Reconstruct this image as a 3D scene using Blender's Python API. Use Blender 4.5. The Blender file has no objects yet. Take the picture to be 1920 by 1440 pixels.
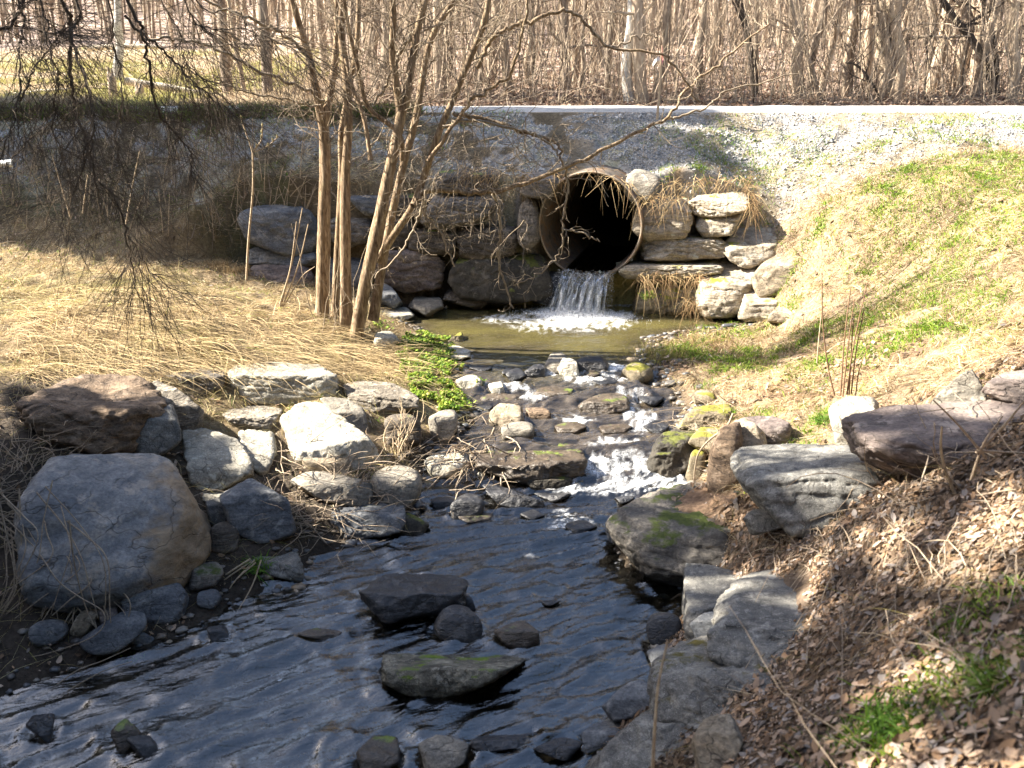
import bpy, bmesh, math, random
import numpy as np
from mathutils import Vector, Matrix

random.seed(7)
rng = np.random.default_rng(11)
S = bpy.context.scene
COL = S.collection
RAD = math.radians

# ------------------------------------------------------------------ camera geometry
CZ = 3.1
PITCH = RAD(18.3)
FPX = 1663.0
cF = np.array([0, math.cos(PITCH), -math.sin(PITCH)])
cU = np.array([0, math.sin(PITCH), math.cos(PITCH)])
cR = np.array([1.0, 0, 0])
CAM = np.array([0, 0, CZ])

def ray(px, py):
    return cF + cR * ((px - 960) / FPX) + cU * ((720 - py) / FPX)

def PZ(px, py, z):
    r = ray(px, py); return CAM + r * ((z - CZ) / r[2])

def PY(px, py, Y):
    r = ray(px, py); return CAM + r * (Y / r[1])

# ------------------------------------------------------------------ numpy noise
def _hash(ix, iy, iz, seed):
    h = (ix.astype(np.int64) * 374761393 + iy.astype(np.int64) * 668265263 + iz.astype(np.int64) * 2147483647 + seed * 1274126177) & 0xffffffff
    h = ((h ^ (h >> 13)) * 1274126177) & 0xffffffff
    h = (h ^ (h >> 16)) & 0xffffffff
    return h.astype(np.float64) / 4294967295.0

def vnoise(x, y, z, seed=0):
    x, y, z = np.broadcast_arrays(np.asarray(x, float), np.asarray(y, float), np.asarray(z, float))
    ix, iy, iz = np.floor(x), np.floor(y), np.floor(z)
    fx, fy, fz = x - ix, y - iy, z - iz
    fx, fy, fz = [f * f * f * (f * (f * 6 - 15) + 10) for f in (fx, fy, fz)]
    r = 0
    for dx in (0, 1):
        for dy in (0, 1):
            for dz in (0, 1):
                w = (fx if dx else 1 - fx) * (fy if dy else 1 - fy) * (fz if dz else 1 - fz)
                r = r + w * _hash(ix + dx, iy + dy, iz + dz, seed)
    return r * 2 - 1

def fbm(x, y, z=0.0, octv=4, seed=0, gain=0.5):
    a, s, r = 1.0, 1.0, 0
    for o in range(octv):
        r = r + a * vnoise(np.asarray(x) * s + o * 7.3, np.asarray(y) * s + o * 3.1, np.asarray(z) * s, seed + o)
        a *= gain; s *= 2.03
    return r

def sstep(a, b, x):
    t = np.clip((x - a) / (b - a), 0, 1); return t * t * (3 - 2 * t)

def lerp(a, b, t): return a + (b - a) * t

# ------------------------------------------------------------------ tagging and mesh helpers
def tag(o, label=None, cat=None, group=None, kind=None):
    if label: o['label'] = label
    if cat: o['category'] = cat
    if group: o['group'] = group
    if kind: o['kind'] = kind
    return o

def link(o, parent=None):
    COL.objects.link(o)
    if parent is not None: o.parent = parent
    return o

def empty(name, loc):
    o = bpy.data.objects.new(name, None); o.empty_display_size = .1
    o.location = loc; return link(o)

def np_mesh(name, V, F, mat=None, parent=None, col=None, smooth=True, extra=None, origin=None):
    """V (n,3), F (m,k) or list of index arrays of equal width; one mesh object"""
    V = np.asarray(V, np.float32)
    if origin is not None: V = V - np.asarray(origin, np.float32)
    Fs = F if isinstance(F, list) else [F]
    me = bpy.data.meshes.new(name)
    me.vertices.add(len(V)); me.vertices.foreach_set('co', V.ravel())
    nl = sum(f.size for f in Fs); nf = sum(len(f) for f in Fs)
    me.loops.add(nl); me.polygons.add(nf)
    me.loops.foreach_set('vertex_index', np.concatenate([f.ravel() for f in Fs]).astype(np.int32))
    st = []; p = 0
    for f in Fs:
        st.append(p + np.arange(len(f)) * f.shape[1]); p += f.size
    me.polygons.foreach_set('loop_start', np.concatenate(st).astype(np.int32))
    me.polygons.foreach_set('use_smooth', np.full(nf, smooth))
    me.update(calc_edges=True)
    if col is not None:
        a = me.attributes.new('col', 'FLOAT_COLOR', 'POINT')
        c = np.ones((len(V), 4), np.float32); c[:, :3] = col
        a.data.foreach_set('color', c.ravel())
    for k, v in (extra or {}).items():
        a = me.attributes.new(k, 'FLOAT', 'POINT'); a.data.foreach_set('value', np.asarray(v, np.float32))
    if mat is not None: me.materials.append(mat)
    o = bpy.data.objects.new(name, me)
    if origin is not None: o.location = origin
    return link(o, parent)

def tubes(polys, sides=5):
    """list of (pts (k,3), radii (k,)) -> V, F; grouped by length, vectorised"""
    groups = {}
    for p, r in polys: groups.setdefault(len(p), []).append((p, r))
    Vs, Fs, base = [], [], 0
    ang = np.arange(sides) * 2 * np.pi / sides
    ca, sa = np.cos(ang), np.sin(ang)
    for k, L in groups.items():
        P = np.array([a for a, _ in L], float); Rr = np.array([b for _, b in L], float)
        n = len(P)
        T = np.empty_like(P); T[:, 1:-1] = P[:, 2:] - P[:, :-2]; T[:, 0] = P[:, 1] - P[:, 0]; T[:, -1] = P[:, -1] - P[:, -2]
        T /= np.linalg.norm(T, axis=2, keepdims=True) + 1e-9
        ref = np.zeros((n, 1, 3)); tm = T.mean(axis=1)
        ax = np.argmin(np.abs(tm), axis=1); ref[np.arange(n), 0, ax] = 1
        A = np.cross(T, ref); A /= np.linalg.norm(A, axis=2, keepdims=True) + 1e-9
        B = np.cross(T, A)
        V = P[:, :, None, :] + Rr[:, :, None, None] * (A[:, :, None, :] * ca[None, None, :, None] + B[:, :, None, :] * sa[None, None, :, None])
        Vs.append(V.reshape(-1, 3))
        i = np.arange(n)[:, None, None] * k * sides; j = np.arange(k - 1)[None, :, None] * sides; s = np.arange(sides)[None, None, :]
        s2 = (s + 1) % sides
        q = np.stack([i + j + s, i + j + s2, i + j + sides + s2, i + j + sides + s], axis=-1).reshape(-1, 4) + base
        Fs.append(q); base += n * k * sides
    return np.concatenate(Vs), np.concatenate(Fs)

def smooth_line(pts, n):
    """Catmull-Rom resample"""
    P = np.asarray(pts, float)
    if len(P) == 2: 
        t = np.linspace(0, 1, n)[:, None]; return P[0] * (1 - t) + P[1] * t
    Q = np.vstack([2 * P[0] - P[1], P, 2 * P[-1] - P[-2]])
    out = []
    for u in np.linspace(0, len(P) - 1 - 1e-6, n):
        i = int(u); t = u - i
        a, b, c, d = Q[i:i + 4]
        out.append(.5 * ((2 * b) + (-a + c) * t + (2 * a - 5 * b + 4 * c - d) * t * t + (-a + 3 * b - 3 * c + d) * t ** 3))
    return np.array(out)

# ------------------------------------------------------------------ materials
def new_mat(name):
    m = bpy.data.materials.new(name); m.use_nodes = True
    nt = m.node_tree
    for n in list(nt.nodes): nt.nodes.remove(n)
    return m, nt, nt.nodes, nt.links

def N(nt, typ, **kw):
    n = nt.nodes.new(typ)
    for k, v in kw.items():
        if k.startswith('i_'): n.inputs[k[2:].replace('_', ' ')].default_value = v
        else: setattr(n, k, v)
    return n

def ramp(nt, fac, stops):
    r = nt.nodes.new('ShaderNodeValToRGB')
    e = r.color_ramp.elements
    while len(e) < len(stops): e.new(.5)
    for el, (p, c) in zip(e, stops):
        el.position = p; el.color = (*c, 1) if len(c) == 3 else c
    nt.links.new(fac, r.inputs[0]); return r.outputs[0]

def mixc(nt, fac, a, b, mode='MIX'):
    m = nt.nodes.new('ShaderNodeMix'); m.data_type = 'RGBA'; m.blend_type = mode
    for sock, v in ((m.inputs[0], fac), (m.inputs[6], a), (m.inputs[7], b)):
        if hasattr(v, 'is_output'): nt.links.new(v, sock)
        elif isinstance(v, (int, float)): sock.default_value = v
        else: sock.default_value = (*v, 1)
    return m.outputs[2]

def math_n(nt, op, a, b=None, clamp=False):
    m = nt.nodes.new('ShaderNodeMath'); m.operation = op; m.use_clamp = clamp
    for s, v in ((m.inputs[0], a), (m.inputs[1], b)):
        if v is None: continue
        if hasattr(v, 'is_output'): nt.links.new(v, s)
        else: s.default_value = v
    return m.outputs[0]

def noise(nt, vec, scale, detail=4, rough=.55, dist=0.0):
    n = nt.nodes.new('ShaderNodeTexNoise')
    n.inputs['Scale'].default_value = scale; n.inputs['Detail'].default_value = detail
    n.inputs['Roughness'].default_value = rough; n.inputs['Distortion'].default_value = dist
    if vec is not None: nt.links.new(vec, n.inputs['Vector'])
    return n.outputs['Fac']

def bump(nt, h, strength=.5, dist=.02, prev=None):
    b = nt.nodes.new('ShaderNodeBump'); b.inputs['Strength'].default_value = strength; b.inputs['Distance'].default_value = dist
    nt.links.new(h, b.inputs['Height'])
    if prev is not None: nt.links.new(prev, b.inputs['Normal'])
    return b.outputs[0]

def finish(nt, color, rough=.85, normal=None, spec=.3):
    p = nt.nodes.new('ShaderNodeBsdfPrincipled'); o = nt.nodes.new('ShaderNodeOutputMaterial')
    if hasattr(color, 'is_output'): nt.links.new(color, p.inputs['Base Color'])
    else: p.inputs['Base Color'].default_value = (*color, 1)
    if hasattr(rough, 'is_output'): nt.links.new(rough, p.inputs['Roughness'])
    else: p.inputs['Roughness'].default_value = rough
    p.inputs['Specular IOR Level'].default_value = spec
    if normal is not None: nt.links.new(normal, p.inputs['Normal'])
    nt.links.new(p.outputs[0], o.inputs[0]); return p

def rock_mat(name, c1, c2, c3, scale=1.0, moss=0.0, speck=0.0, strata=0.0, rough=.8, spec=.3, bumps=1.0, lichen=.5, flank=None, grain=1.0, mosscol=(.075, .10, .016)):
    m, nt, nodes, links = new_mat(name)
    tc = N(nt, 'ShaderNodeTexCoord'); oi = N(nt, 'ShaderNodeObjectInfo')
    add = N(nt, 'ShaderNodeVectorMath', operation='ADD')
    sc = N(nt, 'ShaderNodeVectorMath', operation='SCALE')
    comb = N(nt, 'ShaderNodeCombineXYZ')
    for k in range(3): links.new(oi.outputs['Random'], comb.inputs[k])
    links.new(comb.outputs[0], sc.inputs[0]); sc.inputs['Scale'].default_value = 37.0
    links.new(tc.outputs['Object'], add.inputs[0]); links.new(sc.outputs[0], add.inputs[1])
    v = add.outputs[0]
    mp = N(nt, 'ShaderNodeMapping'); links.new(v, mp.inputs['Vector'])
    mp.inputs['Rotation'].default_value = (.35, .25, .4); mp.inputs['Scale'].default_value = (1, 1, 1 + 7 * strata)
    vs = mp.outputs[0]
    big = noise(nt, vs, 2.2 * scale, 5, .6, .6)
    mid = noise(nt, vs, 9 * scale, 6, .65, .3)
    fin = noise(nt, v, 55 * scale, 4, .7)
    col = ramp(nt, big, [(.32, c1), (.52, c2), (.72, c3)])
    col = mixc(nt, math_n(nt, 'MULTIPLY', mid, 1.0), col, ramp(nt, mid, [(.33, (.28, .27, .27)), (.48, (.8, .79, .77)), (.68, (1.6, 1.53, 1.42))]), 'MULTIPLY')
    col = mixc(nt, .8 * grain, col, ramp(nt, fin, [(.3, (.42, .42, .42)), (.52, (1, 1, 1)), (.75, (1.6, 1.58, 1.52))]), 'MULTIPLY')
    lich = ramp(nt, noise(nt, v, 6.5 * scale, 6, .72, .2), [(.56, (0, 0, 0)), (.63, (1, 1, 1))])
    col = mixc(nt, math_n(nt, 'MULTIPLY', lich, lichen), col, tuple(min(.6, c * 1.35 + .05) for c in c3))
    if speck:
        vo = N(nt, 'ShaderNodeTexVoronoi'); vo.inputs['Scale'].default_value = 70 * scale; links.new(v, vo.inputs['Vector'])
        sp = ramp(nt, vo.outputs['Distance'], [(.12, (1, 1, 1)), (.3, (0, 0, 0))])
        sel = ramp(nt, noise(nt, v, 25, 2), [(.5, (0, 0, 0)), (.6, (1, 1, 1))])
        col = mixc(nt, math_n(nt, 'MULTIPLY', math_n(nt, 'MULTIPLY', sp, sel), speck), col, (.55, .54, .5))
    if flank:
        sx = N(nt, 'ShaderNodeSeparateXYZ'); links.new(tc.outputs['Object'], sx.inputs[0])
        ff = math_n(nt, 'ADD', sx.outputs[0], math_n(nt, 'MULTIPLY', math_n(nt, 'SUBTRACT', noise(nt, vs, 2.6, 5, .6, .4), .5), 1.1))
        fm = ramp(nt, ff, [(.30, (0, 0, 0)), (.48, (1, 1, 1))])
        fc = mixc(nt, .7, flank, ramp(nt, mid, [(.33, (.5, .48, .45)), (.65, (1.3, 1.28, 1.2))]), 'MULTIPLY')
        col = mixc(nt, fm, col, fc)
    # cracks
    vc = N(nt, 'ShaderNodeTexVoronoi', feature='DISTANCE_TO_EDGE'); vc.inputs['Scale'].default_value = 2.3 * scale
    nz = N(nt, 'ShaderNodeTexNoise'); nz.inputs['Scale'].default_value = 5; links.new(vs, nz.inputs['Vector'])
    vm = N(nt, 'ShaderNodeVectorMath', operation='MULTIPLY_ADD'); links.new(nz.outputs['Color'], vm.inputs[0]); vm.inputs[1].default_value = (.35, .35, .35); links.new(vs, vm.inputs[2])
    links.new(vm.outputs[0], vc.inputs['Vector'])
    crack = ramp(nt, vc.outputs['Distance'], [(0.0, (0, 0, 0)), (.014, (1, 1, 1))])
    csel = ramp(nt, noise(nt, v, 1.7, 2), [(.38, (1, 1, 1)), (.44, (0, 0, 0))])
    crackf = math_n(nt, 'MAXIMUM', crack, csel)
    col = mixc(nt, math_n(nt, 'MULTIPLY', math_n(nt, 'SUBTRACT', 1.0, crackf, True), .7), col, (.05, .043, .036))
    ro = rough
    if moss:
        g = N(nt, 'ShaderNodeNewGeometry'); sx = N(nt, 'ShaderNodeSeparateXYZ'); links.new(g.outputs['Normal'], sx.inputs[0])
        f = math_n(nt, 'ADD', math_n(nt, 'MULTIPLY', sx.outputs[2], .35), math_n(nt, 'MULTIPLY', noise(nt, v, 3.5, 5, .65), 1.0))
        mk = ramp(nt, f, [(.98 - moss * .5, (0, 0, 0)), (1.06 - moss * .5, (1, 1, 1))])
        mc = mixc(nt, noise(nt, v, 30, 3), mosscol, tuple(c * 2.3 for c in mosscol))
        col = mixc(nt, mk, col, mc)
    nb = bump(nt, big, .5 * bumps, .05)
    nb = bump(nt, crackf, .6 * bumps, .012, nb)
    nb = bump(nt, mid, .85 * bumps, .022, nb)
    nb = bump(nt, fin, .7 * bumps, .005, nb)
    finish(nt, col, ro, nb, spec)
    return m

def attr_mat(name, rough=.9, trans=0.0, spec=.2, vary=0.0, vscale=40, bumpd=0.0):
    m, nt, nodes, links = new_mat(name)
    a = N(nt, 'ShaderNodeAttribute', attribute_name='col')
    col = a.outputs['Color']; nb = None
    if vary:
        g = N(nt, 'ShaderNodeNewGeometry')
        n1 = noise(nt, g.outputs['Position'], vscale, 5, .7)
        col = mixc(nt, vary, col, ramp(nt, n1, [(.3, (.35, .35, .35)), (.5, (1, 1, 1)), (.7, (1.6, 1.6, 1.6))]), 'MULTIPLY')
        if bumpd: nb = bump(nt, n1, .9, bumpd)
    p = finish(nt, col, rough, nb, spec)
    if trans:
        t = N(nt, 'ShaderNodeBsdfTranslucent'); mx = N(nt, 'ShaderNodeMixShader'); mx.inputs[0].default_value = trans
        links.new(col, t.inputs[0]); links.new(p.outputs[0], mx.inputs[1]); links.new(t.outputs[0], mx.inputs[2])
        o = [n for n in nodes if n.type == 'OUTPUT_MATERIAL'][0]; links.new(mx.outputs[0], o.inputs[0])
    return m

def bark_mat(name, c1, c2, c3, scale=1.0, gen=False):
    m, nt, nodes, links = new_mat(name)
    tc = N(nt, 'ShaderNodeTexCoord'); mp = N(nt, 'ShaderNodeMapping'); links.new(tc.outputs['Object'], mp.inputs[0])
    mp.inputs['Scale'].default_value = (1, 1, .16)
    f = noise(nt, mp.outputs[0], 38 * scale, 5, .7, .4)
    b = noise(nt, tc.outputs['Object'], 5 * scale, 4, .6)
    col = ramp(nt, f, [(.33, c1), (.52, c2), (.7, c3)])
    col = mixc(nt, .6, col, ramp(nt, b, [(.3, (.6, .58, .55)), (.5, (1, 1, 1)), (.7, (1.25, 1.3, 1.15))]), 'MULTIPLY')
    nb = bump(nt, f, .9, .02 / scale)
    finish(nt, col, .9, nb, .2)
    return m
# ------------------------------------------------------------------ water level and stream outline
WN = np.array([(0, -.55), (3, -.5), (7.2, -.43), (7.5, -.38), (7.98, -.2), (9.0, -.15), (9.3, -.08), (9.75, -.03), (10.5, 0), (30, 0)])
def W(y): return np.interp(y, WN[:, 0], WN[:, 1])

def PW(px, py):
    z = -.2
    for _ in range(40):
        p = PZ(px, py, z); z = .5 * z + .5 * float(W(p[1]))
    return PZ(px, py, z)

stream_px = [(-260, 1430), (0, 1315), (130, 1265), (300, 1215), (400, 1160), (440, 1125), (560, 1085), (600, 1045), (700, 1012), (790, 992),
             (788, 930), (800, 880), (848, 830), (900, 790), (865, 730), (850, 680), (835, 650), (790, 622), (745, 602), (730, 585), (830, 577), (920, 572),
             (1000, 570), (1060, 567), (1180, 567), (1200, 574), (1290, 585), (1340, 594), (1400, 598), (1390, 612), (1290, 620), (1215, 635), (1205, 670), (1240, 720), (1262, 760),
             (1272, 800), (1250, 830), (1295, 880), (1290, 930), (1200, 960), (1145, 1000), (1155, 1040), (1205, 1075), (1290, 1100), (1285, 1150),
             (1225, 1200), (1215, 1280), (1130, 1350), (1095, 1440), (1070, 1600), (900, 1900), (-400, 1900)]
stream = np.array([PW(a, b)[:2] for a, b in stream_px])

def sdist(x, y, poly):
    """signed distance, negative inside"""
    x = np.asarray(x, float); y = np.asarray(y, float)
    d = np.full(x.shape, 1e9); ins = np.zeros(x.shape, bool)
    n = len(poly)
    for i in range(n):
        ax, ay = poly[i]; bx, by = poly[(i + 1) % n]
        ex, ey = bx - ax, by - ay; L = ex * ex + ey * ey + 1e-12
        t = np.clip(((x - ax) * ex + (y - ay) * ey) / L, 0, 1)
        d = np.minimum(d, (x - ax - t * ex) ** 2 + (y - ay - t * ey) ** 2)
        c = ((ay > y) != (by > y)) & (x < ex * (y - ay) / (by - ay + 1e-12) + ax)
        ins ^= c
    d = np.sqrt(d)
    return np.where(ins, -d, d)

# ------------------------------------------------------------------ banks: thin plate through surveyed points
ctrl_px = [(1900, 1430, 1.3), (1500, 1430, .72), (1320, 1400, .2), (1500, 1300, .5), (1650, 1200, .82), (1900, 1200, 1.3), (1450, 1150, .12), (1650, 1000, .72), (1900, 1000, 1.28),
           (1450, 950, .22), (1650, 850, .5), (1900, 800, 1.2), (1400, 860, .08), (1350, 760, .1), (1500, 760, .3), (1700, 700, .72), (1900, 680, 1.25), (1300, 690, .12),
           (1450, 680, .25), (1600, 620, .6), (1450, 600, .18), (1550, 560, .6), (1650, 500, .98), (1900, 550, 1.3), (1550, 450, 1.2), (1700, 420, 1.5), (1900, 400, 1.8), (1440, 540, .5),
           (0, 1230, -.3), (100, 1190, -.28), (0, 1000, .1), (250, 1130, -.3), (0, 900, .35), (400, 1050, -.24), (550, 1000, -.2), (650, 930, -.18), (450, 880, .0), (700, 860, -.08),
           (300, 800, .3), (100, 800, .5), (0, 700, .65), (300, 700, .48), (450, 780, .17), (600, 760, .15), (750, 740, .08), (500, 660, .46), (200, 600, .75), (0, 550, .8), (400, 560, .68),
           (600, 600, .38), (680, 640, .26), (780, 680, .06), (500, 540, .5), (250, 480, .85), (0, 470, .9)]
ctrl = [PZ(a, b, z) for a, b, z in ctrl_px]
ctrl += [np.array(p, float) for p in ((-12, 5, .9), (-12, 12, 1.1), (10, 3, 1.8), (9, 9, 1.9), (3, -3, 1.6), (0, 0, 1.4), (1, 1, 1.1), (-1, 1.2, .5), (-3, -3, .2), (-7, 3, .6), (-6, 5.5, .4),
         (14, 12, 2.2), (-14, 0, .8), (6, -2, 1.8), (8, 12, 2.1), (-7, 9, .8))]
ctrl = np.array(ctrl)
def _tps_fit(P, lam=.02):
    n = len(P); d = np.linalg.norm(P[:, None, :2] - P[None, :, :2], axis=2)
    K = np.where(d > 0, d * d * np.log(d + 1e-12), 0) + lam * np.eye(n)
    Q = np.hstack([np.ones((n, 1)), P[:, :2]])
    A = np.block([[K, Q], [Q.T, np.zeros((3, 3))]])
    return np.linalg.solve(A, np.concatenate([P[:, 2], np.zeros(3)]))
_tw = _tps_fit(ctrl)
def tps(x, y):
    r = _tw[-3] + _tw[-2] * x + _tw[-1] * y
    for (px, py, _), w in zip(ctrl, _tw[:-3]):
        d2 = (x - px) ** 2 + (y - py) ** 2
        r = r + w * .5 * d2 * np.log(d2 + 1e-12)
    return r

YF = 13.22      # foot of the headwall
YR = 15.5       # near edge of the road
ROADZ = 2.75
def height(x, y):
    x = np.asarray(x, float); y = np.asarray(y, float)
    yf = lerp(11.9, YF, sstep(-6.2, -3.9, x)); xc, yc = np.clip(x, -13, 13), np.minimum(np.clip(y, -3.5, None), yf)
    low = np.clip(tps(xc, yc), -.5, 2.3)
    low = low + .05 * fbm(x * 1.7, y * 1.7, 0, 4, 3) + .022 * fbm(x * 6, y * 6, 0, 3, 5)
    sd = sdist(x, yc, stream)
    w = W(yc)
    bank = lerp(w + .015 + .35 * np.clip(sd, 0, .6), low, sstep(0, .55, sd))
    bank = np.maximum(bank, w + .01)
    bed = w - .02 - .14 * sstep(0, .45, -sd) - .06 * sstep(9.9, 11.5, yc) * sstep(0, .8, -sd) + .03 * fbm(x * 3, y * 3, 0, 3, 8)
    bed = np.minimum(bed, w - .012)
    low = np.where(sd < 0, bed, bank)
    # embankment
    t = (y - yf) / (YR - yf)
    hw = sstep(-5.6, -3.6, x) * (1 - sstep(2.5, 4.6, x))
    tc = np.clip(t, 0, 1)
    top = lerp(.62, .70, sstep(-3, 1, x))
    steep = np.where(tc < .1, tc / .1 * top, top + (1 - top) * ((tc - .1) / .9) ** 1.15)
    g = lerp(tc ** lerp(1.35, 1.0, sstep(-6.2, -3.9, x)), steep, hw)
    z = low + (ROADZ - low) * g + .07 * fbm(x * 1.6, y * 1.9, 0, 5, 21) * sstep(0, .25, tc) * (1 - sstep(.85, 1.0, t))
    # beyond the road
    far = np.clip(y - 20.3, 0, None)
    wood = sstep(-.30, -.16, x / np.maximum(y, 5.))
    hl = .072 * np.clip(far, 0, 40) + .24 * np.clip(far - 40, 0, 150)
    hr = .10 * np.clip(far, 0, 22) + .22 * np.clip(far - 22, 0, 170)
    z = np.where(y > YR, ROADZ + lerp(hl, hr, wood) + .22 * fbm(x * .25, y * .25, 0, 4, 31) * sstep(20.3, 26, y), z)
    return z

def _axis(fine_lo, fine_hi, step, lo, hi, grow=1.12, dens=None):
    a = list(np.arange(fine_lo, fine_hi, step)); s = step; p = a[-1]
    while p < hi: s *= grow; p += s; a.append(p)
    s = step; p = fine_lo; b = []
    while p > lo: s *= grow; p -= s; b.append(p)
    return np.array(b[::-1] + a)
GX = _axis(-6.6, 6.8, .036, -170, 170)
GY = np.concatenate([_axis(1.6, 13.0, .036, -25, 13.0), np.arange(13.02, 13.7, .02), _axis(13.72, 21, .05, 13.72, 230, 1.06)[:]])
GY = np.unique(np.round(GY, 4))
gx, gy = np.meshgrid(GX, GY)
gz = height(gx, gy)

def Hs(x, y):
    """bilinear lookup in the terrain grid"""
    x = np.asarray(x, float); y = np.asarray(y, float)
    i = np.clip(np.searchsorted(GX, x) - 1, 0, len(GX) - 2); j = np.clip(np.searchsorted(GY, y) - 1, 0, len(GY) - 2)
    u = np.clip((x - GX[i]) / (GX[i + 1] - GX[i]), 0, 1); v = np.clip((y - GY[j]) / (GY[j + 1] - GY[j]), 0, 1)
    return (gz[j, i] * (1 - u) + gz[j, i + 1] * u) * (1 - v) + (gz[j + 1, i] * (1 - u) + gz[j + 1, i + 1] * u) * v

def Hn(x, y, e=.06):
    dx = (Hs(x + e, y) - Hs(x - e, y)) / (2 * e); dy = (Hs(x, y + e) - Hs(x, y - e)) / (2 * e)
    n = np.stack([-dx, -dy, np.ones_like(dx)], -1)
    return n / np.linalg.norm(n, axis=-1, keepdims=True)

def hit(px, py, water=True):
    r = ray(px, py); t = np.arange(1.2, 60, .01)
    P = CAM + r[None] * t[:, None]
    h = Hs(P[:, 0], P[:, 1])
    if water:
        s = sdist(P[:, 0], np.minimum(P[:, 1], YF), stream)
        h = np.where((s < 0) & (P[:, 1] < YF), np.maximum(h, W(P[:, 1])), h)
    k = np.argmax(P[:, 2] < h)
    return P[k]

def project(P):
    d = P - CAM
    z = d @ cF
    return 960 + FPX * (d @ cR) / z, 720 - FPX * (d @ cU) / z

# culvert placement
PIPE_R = .75
PIPE_C = np.array([PY(1106, 420, 12.98)[0], 12.98, 1.24])
PIPE_YAW = RAD(16)                              # mouth swings to the stream side
PIPE_D = np.array([math.sin(PIPE_YAW), math.cos(PIPE_YAW), 0])   # direction into the bank

# ------------------------------------------------------------------ ground colours by what lies there
def zones(x, y):
    sd = sdist(x, np.minimum(y, YF), stream)
    n1 = fbm(x * 1.1, y * 1.1, 0, 4, 41); n2 = fbm(x * 4, y * 4, 0, 3, 42); n3 = fbm(x * 14, y * 14, 0, 2, 43)
    grav = sstep(lerp(12.5, 11.8, sstep(2.5, 4, x)), lerp(13.3, 14.3, sstep(2.5, 4, x)), y - .0 * x + .8 * n1 + .6 * n2 - .35 * sstep(0, -4, x) * 1.2) * (1 - sstep(15.4, 15.6, y))
    grav = grav * lerp(1, sstep(13.9, 15.0, y + .7 * n1 + .6 * n2), sstep(-.2, -2.6, x))
    grav = grav * lerp(1, sstep(-.15, .35, n2 + .6 * n1 + .25), sstep(2.4, .6, x))
    grav = grav * (1 - .55 * sstep(2.2, 3.2, x) * sstep(-.2, .35, n2 + .7 * n1))
    right = sstep(.2, .6, x) * (sd > 0)
    leaf = right * (1 - sstep(4.9, 6.0, y - .12 * x + .5 * n1))
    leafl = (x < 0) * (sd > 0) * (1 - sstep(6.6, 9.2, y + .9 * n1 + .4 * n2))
    field = sstep(20, 20.6, y) * (1 - sstep(-.30, -.18, x / np.maximum(y, 5.)))* (1 - sstep(54, 60, y + 3 * n1))
    woodf = sstep(20, 20.6, y) * (1 - field)
    green = sstep(.05, .45, n1 + .5 * n2)
    return dict(sd=sd, grav=grav, leaf=leaf, leafl=leafl, field=field, wood=woodf, green=green, n1=n1, n2=n2, n3=n3)

Z = zones(gx, gy)
def mixk(a, c, w): return a + (np.array(c) - a) * w[..., None]
gc = np.zeros(gx.shape + (3,)) + np.array((.30, .225, .13))
gc = mixk(gc, (.20, .15, .095), sstep(-.2, .5, Z['n2']))
gc = mixk(gc, (.26, .19, .13), .6 * (gx > 1.0) * (gy < 13.5))
gc = mixk(gc, (.22, .14, .09), sstep(.0, .45, fbm(gx * .9 + 3, gy * 1.1, 0, 3, 242) + .3 * Z['n2']) * .8 * (gx > 1) * (gy < 13))
gc = mixk(gc, (.15, .11, .08), Z['leaf'] * .9)
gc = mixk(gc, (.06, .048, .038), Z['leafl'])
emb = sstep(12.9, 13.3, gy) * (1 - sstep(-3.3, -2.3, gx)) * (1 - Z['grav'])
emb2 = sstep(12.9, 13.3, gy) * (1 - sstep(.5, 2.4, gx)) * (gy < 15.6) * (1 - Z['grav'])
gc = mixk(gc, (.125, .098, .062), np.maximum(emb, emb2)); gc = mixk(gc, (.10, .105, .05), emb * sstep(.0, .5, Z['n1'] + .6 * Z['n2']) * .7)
gc = mixk(gc, (.30, .295, .285), Z['grav'] * .92)
gc = mixk(gc, (.30, .27, .12), Z['grav'] * sstep(.15, .6, Z['n2'] + Z['n1'] * .6) * .5)
fcol = np.where((Z['n1'] > .2)[..., None], np.array((.40, .35, .17)), np.array((.44, .345, .24)))
gc = mixk(gc, (0, 0, 0), Z['field']) + fcol * Z['field'][..., None]
gc = mixk(gc, (.42, .325, .265), Z['wood'])
gc = mixk(gc, (.28, .205, .155), Z['wood'] * sstep(-.1, .4, Z['n1']))
wet = 1 - sstep(.02, .30, Z['sd'] + .06 * Z['n2'])
gc = mixk(gc, (.045, .036, .028), wet * (gy < 13.3))
pool = (Z['sd'] < 0) * sstep(9.9, 10.8, gy) * (gy < 13.3)
gc = mixk(gc, (.30, .25, .10), pool * .95)
rif = (Z['sd'] < 0) * (1 - pool) * (gy < 13.3)
gc = mixk(gc, (.15, .115, .08), rif * sstep(-.2, .3, Z['n3']))
gc = gc * (1 + .22 * Z['n3'][..., None])
gc = np.clip(gc, .01, .8)

ny, nx = gx.shape
idx = np.arange(nx * ny).reshape(ny, nx)
F = np.stack([idx[:-1, :-1], idx[:-1, 1:], idx[1:, 1:], idx[1:, :-1]], -1).reshape(-1, 4)
Vg = np.stack([gx, gy, gz], -1).reshape(-1, 3)
cen = Vg[F].mean(axis=1)
rel = cen - PIPE_C
along = rel @ PIPE_D; rad_ = rel - along[:, None] * PIPE_D
inside = (np.linalg.norm(rad_, axis=1) < PIPE_R + .02) & (along > -.1) & (along < 1.3)
F = F[~inside]
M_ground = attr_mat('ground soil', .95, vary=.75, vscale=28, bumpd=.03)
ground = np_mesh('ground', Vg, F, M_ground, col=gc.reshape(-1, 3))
tag(ground, 'sloping earth banks, gravel embankment and wood floor round the stream', 'ground', kind='structure')

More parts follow.
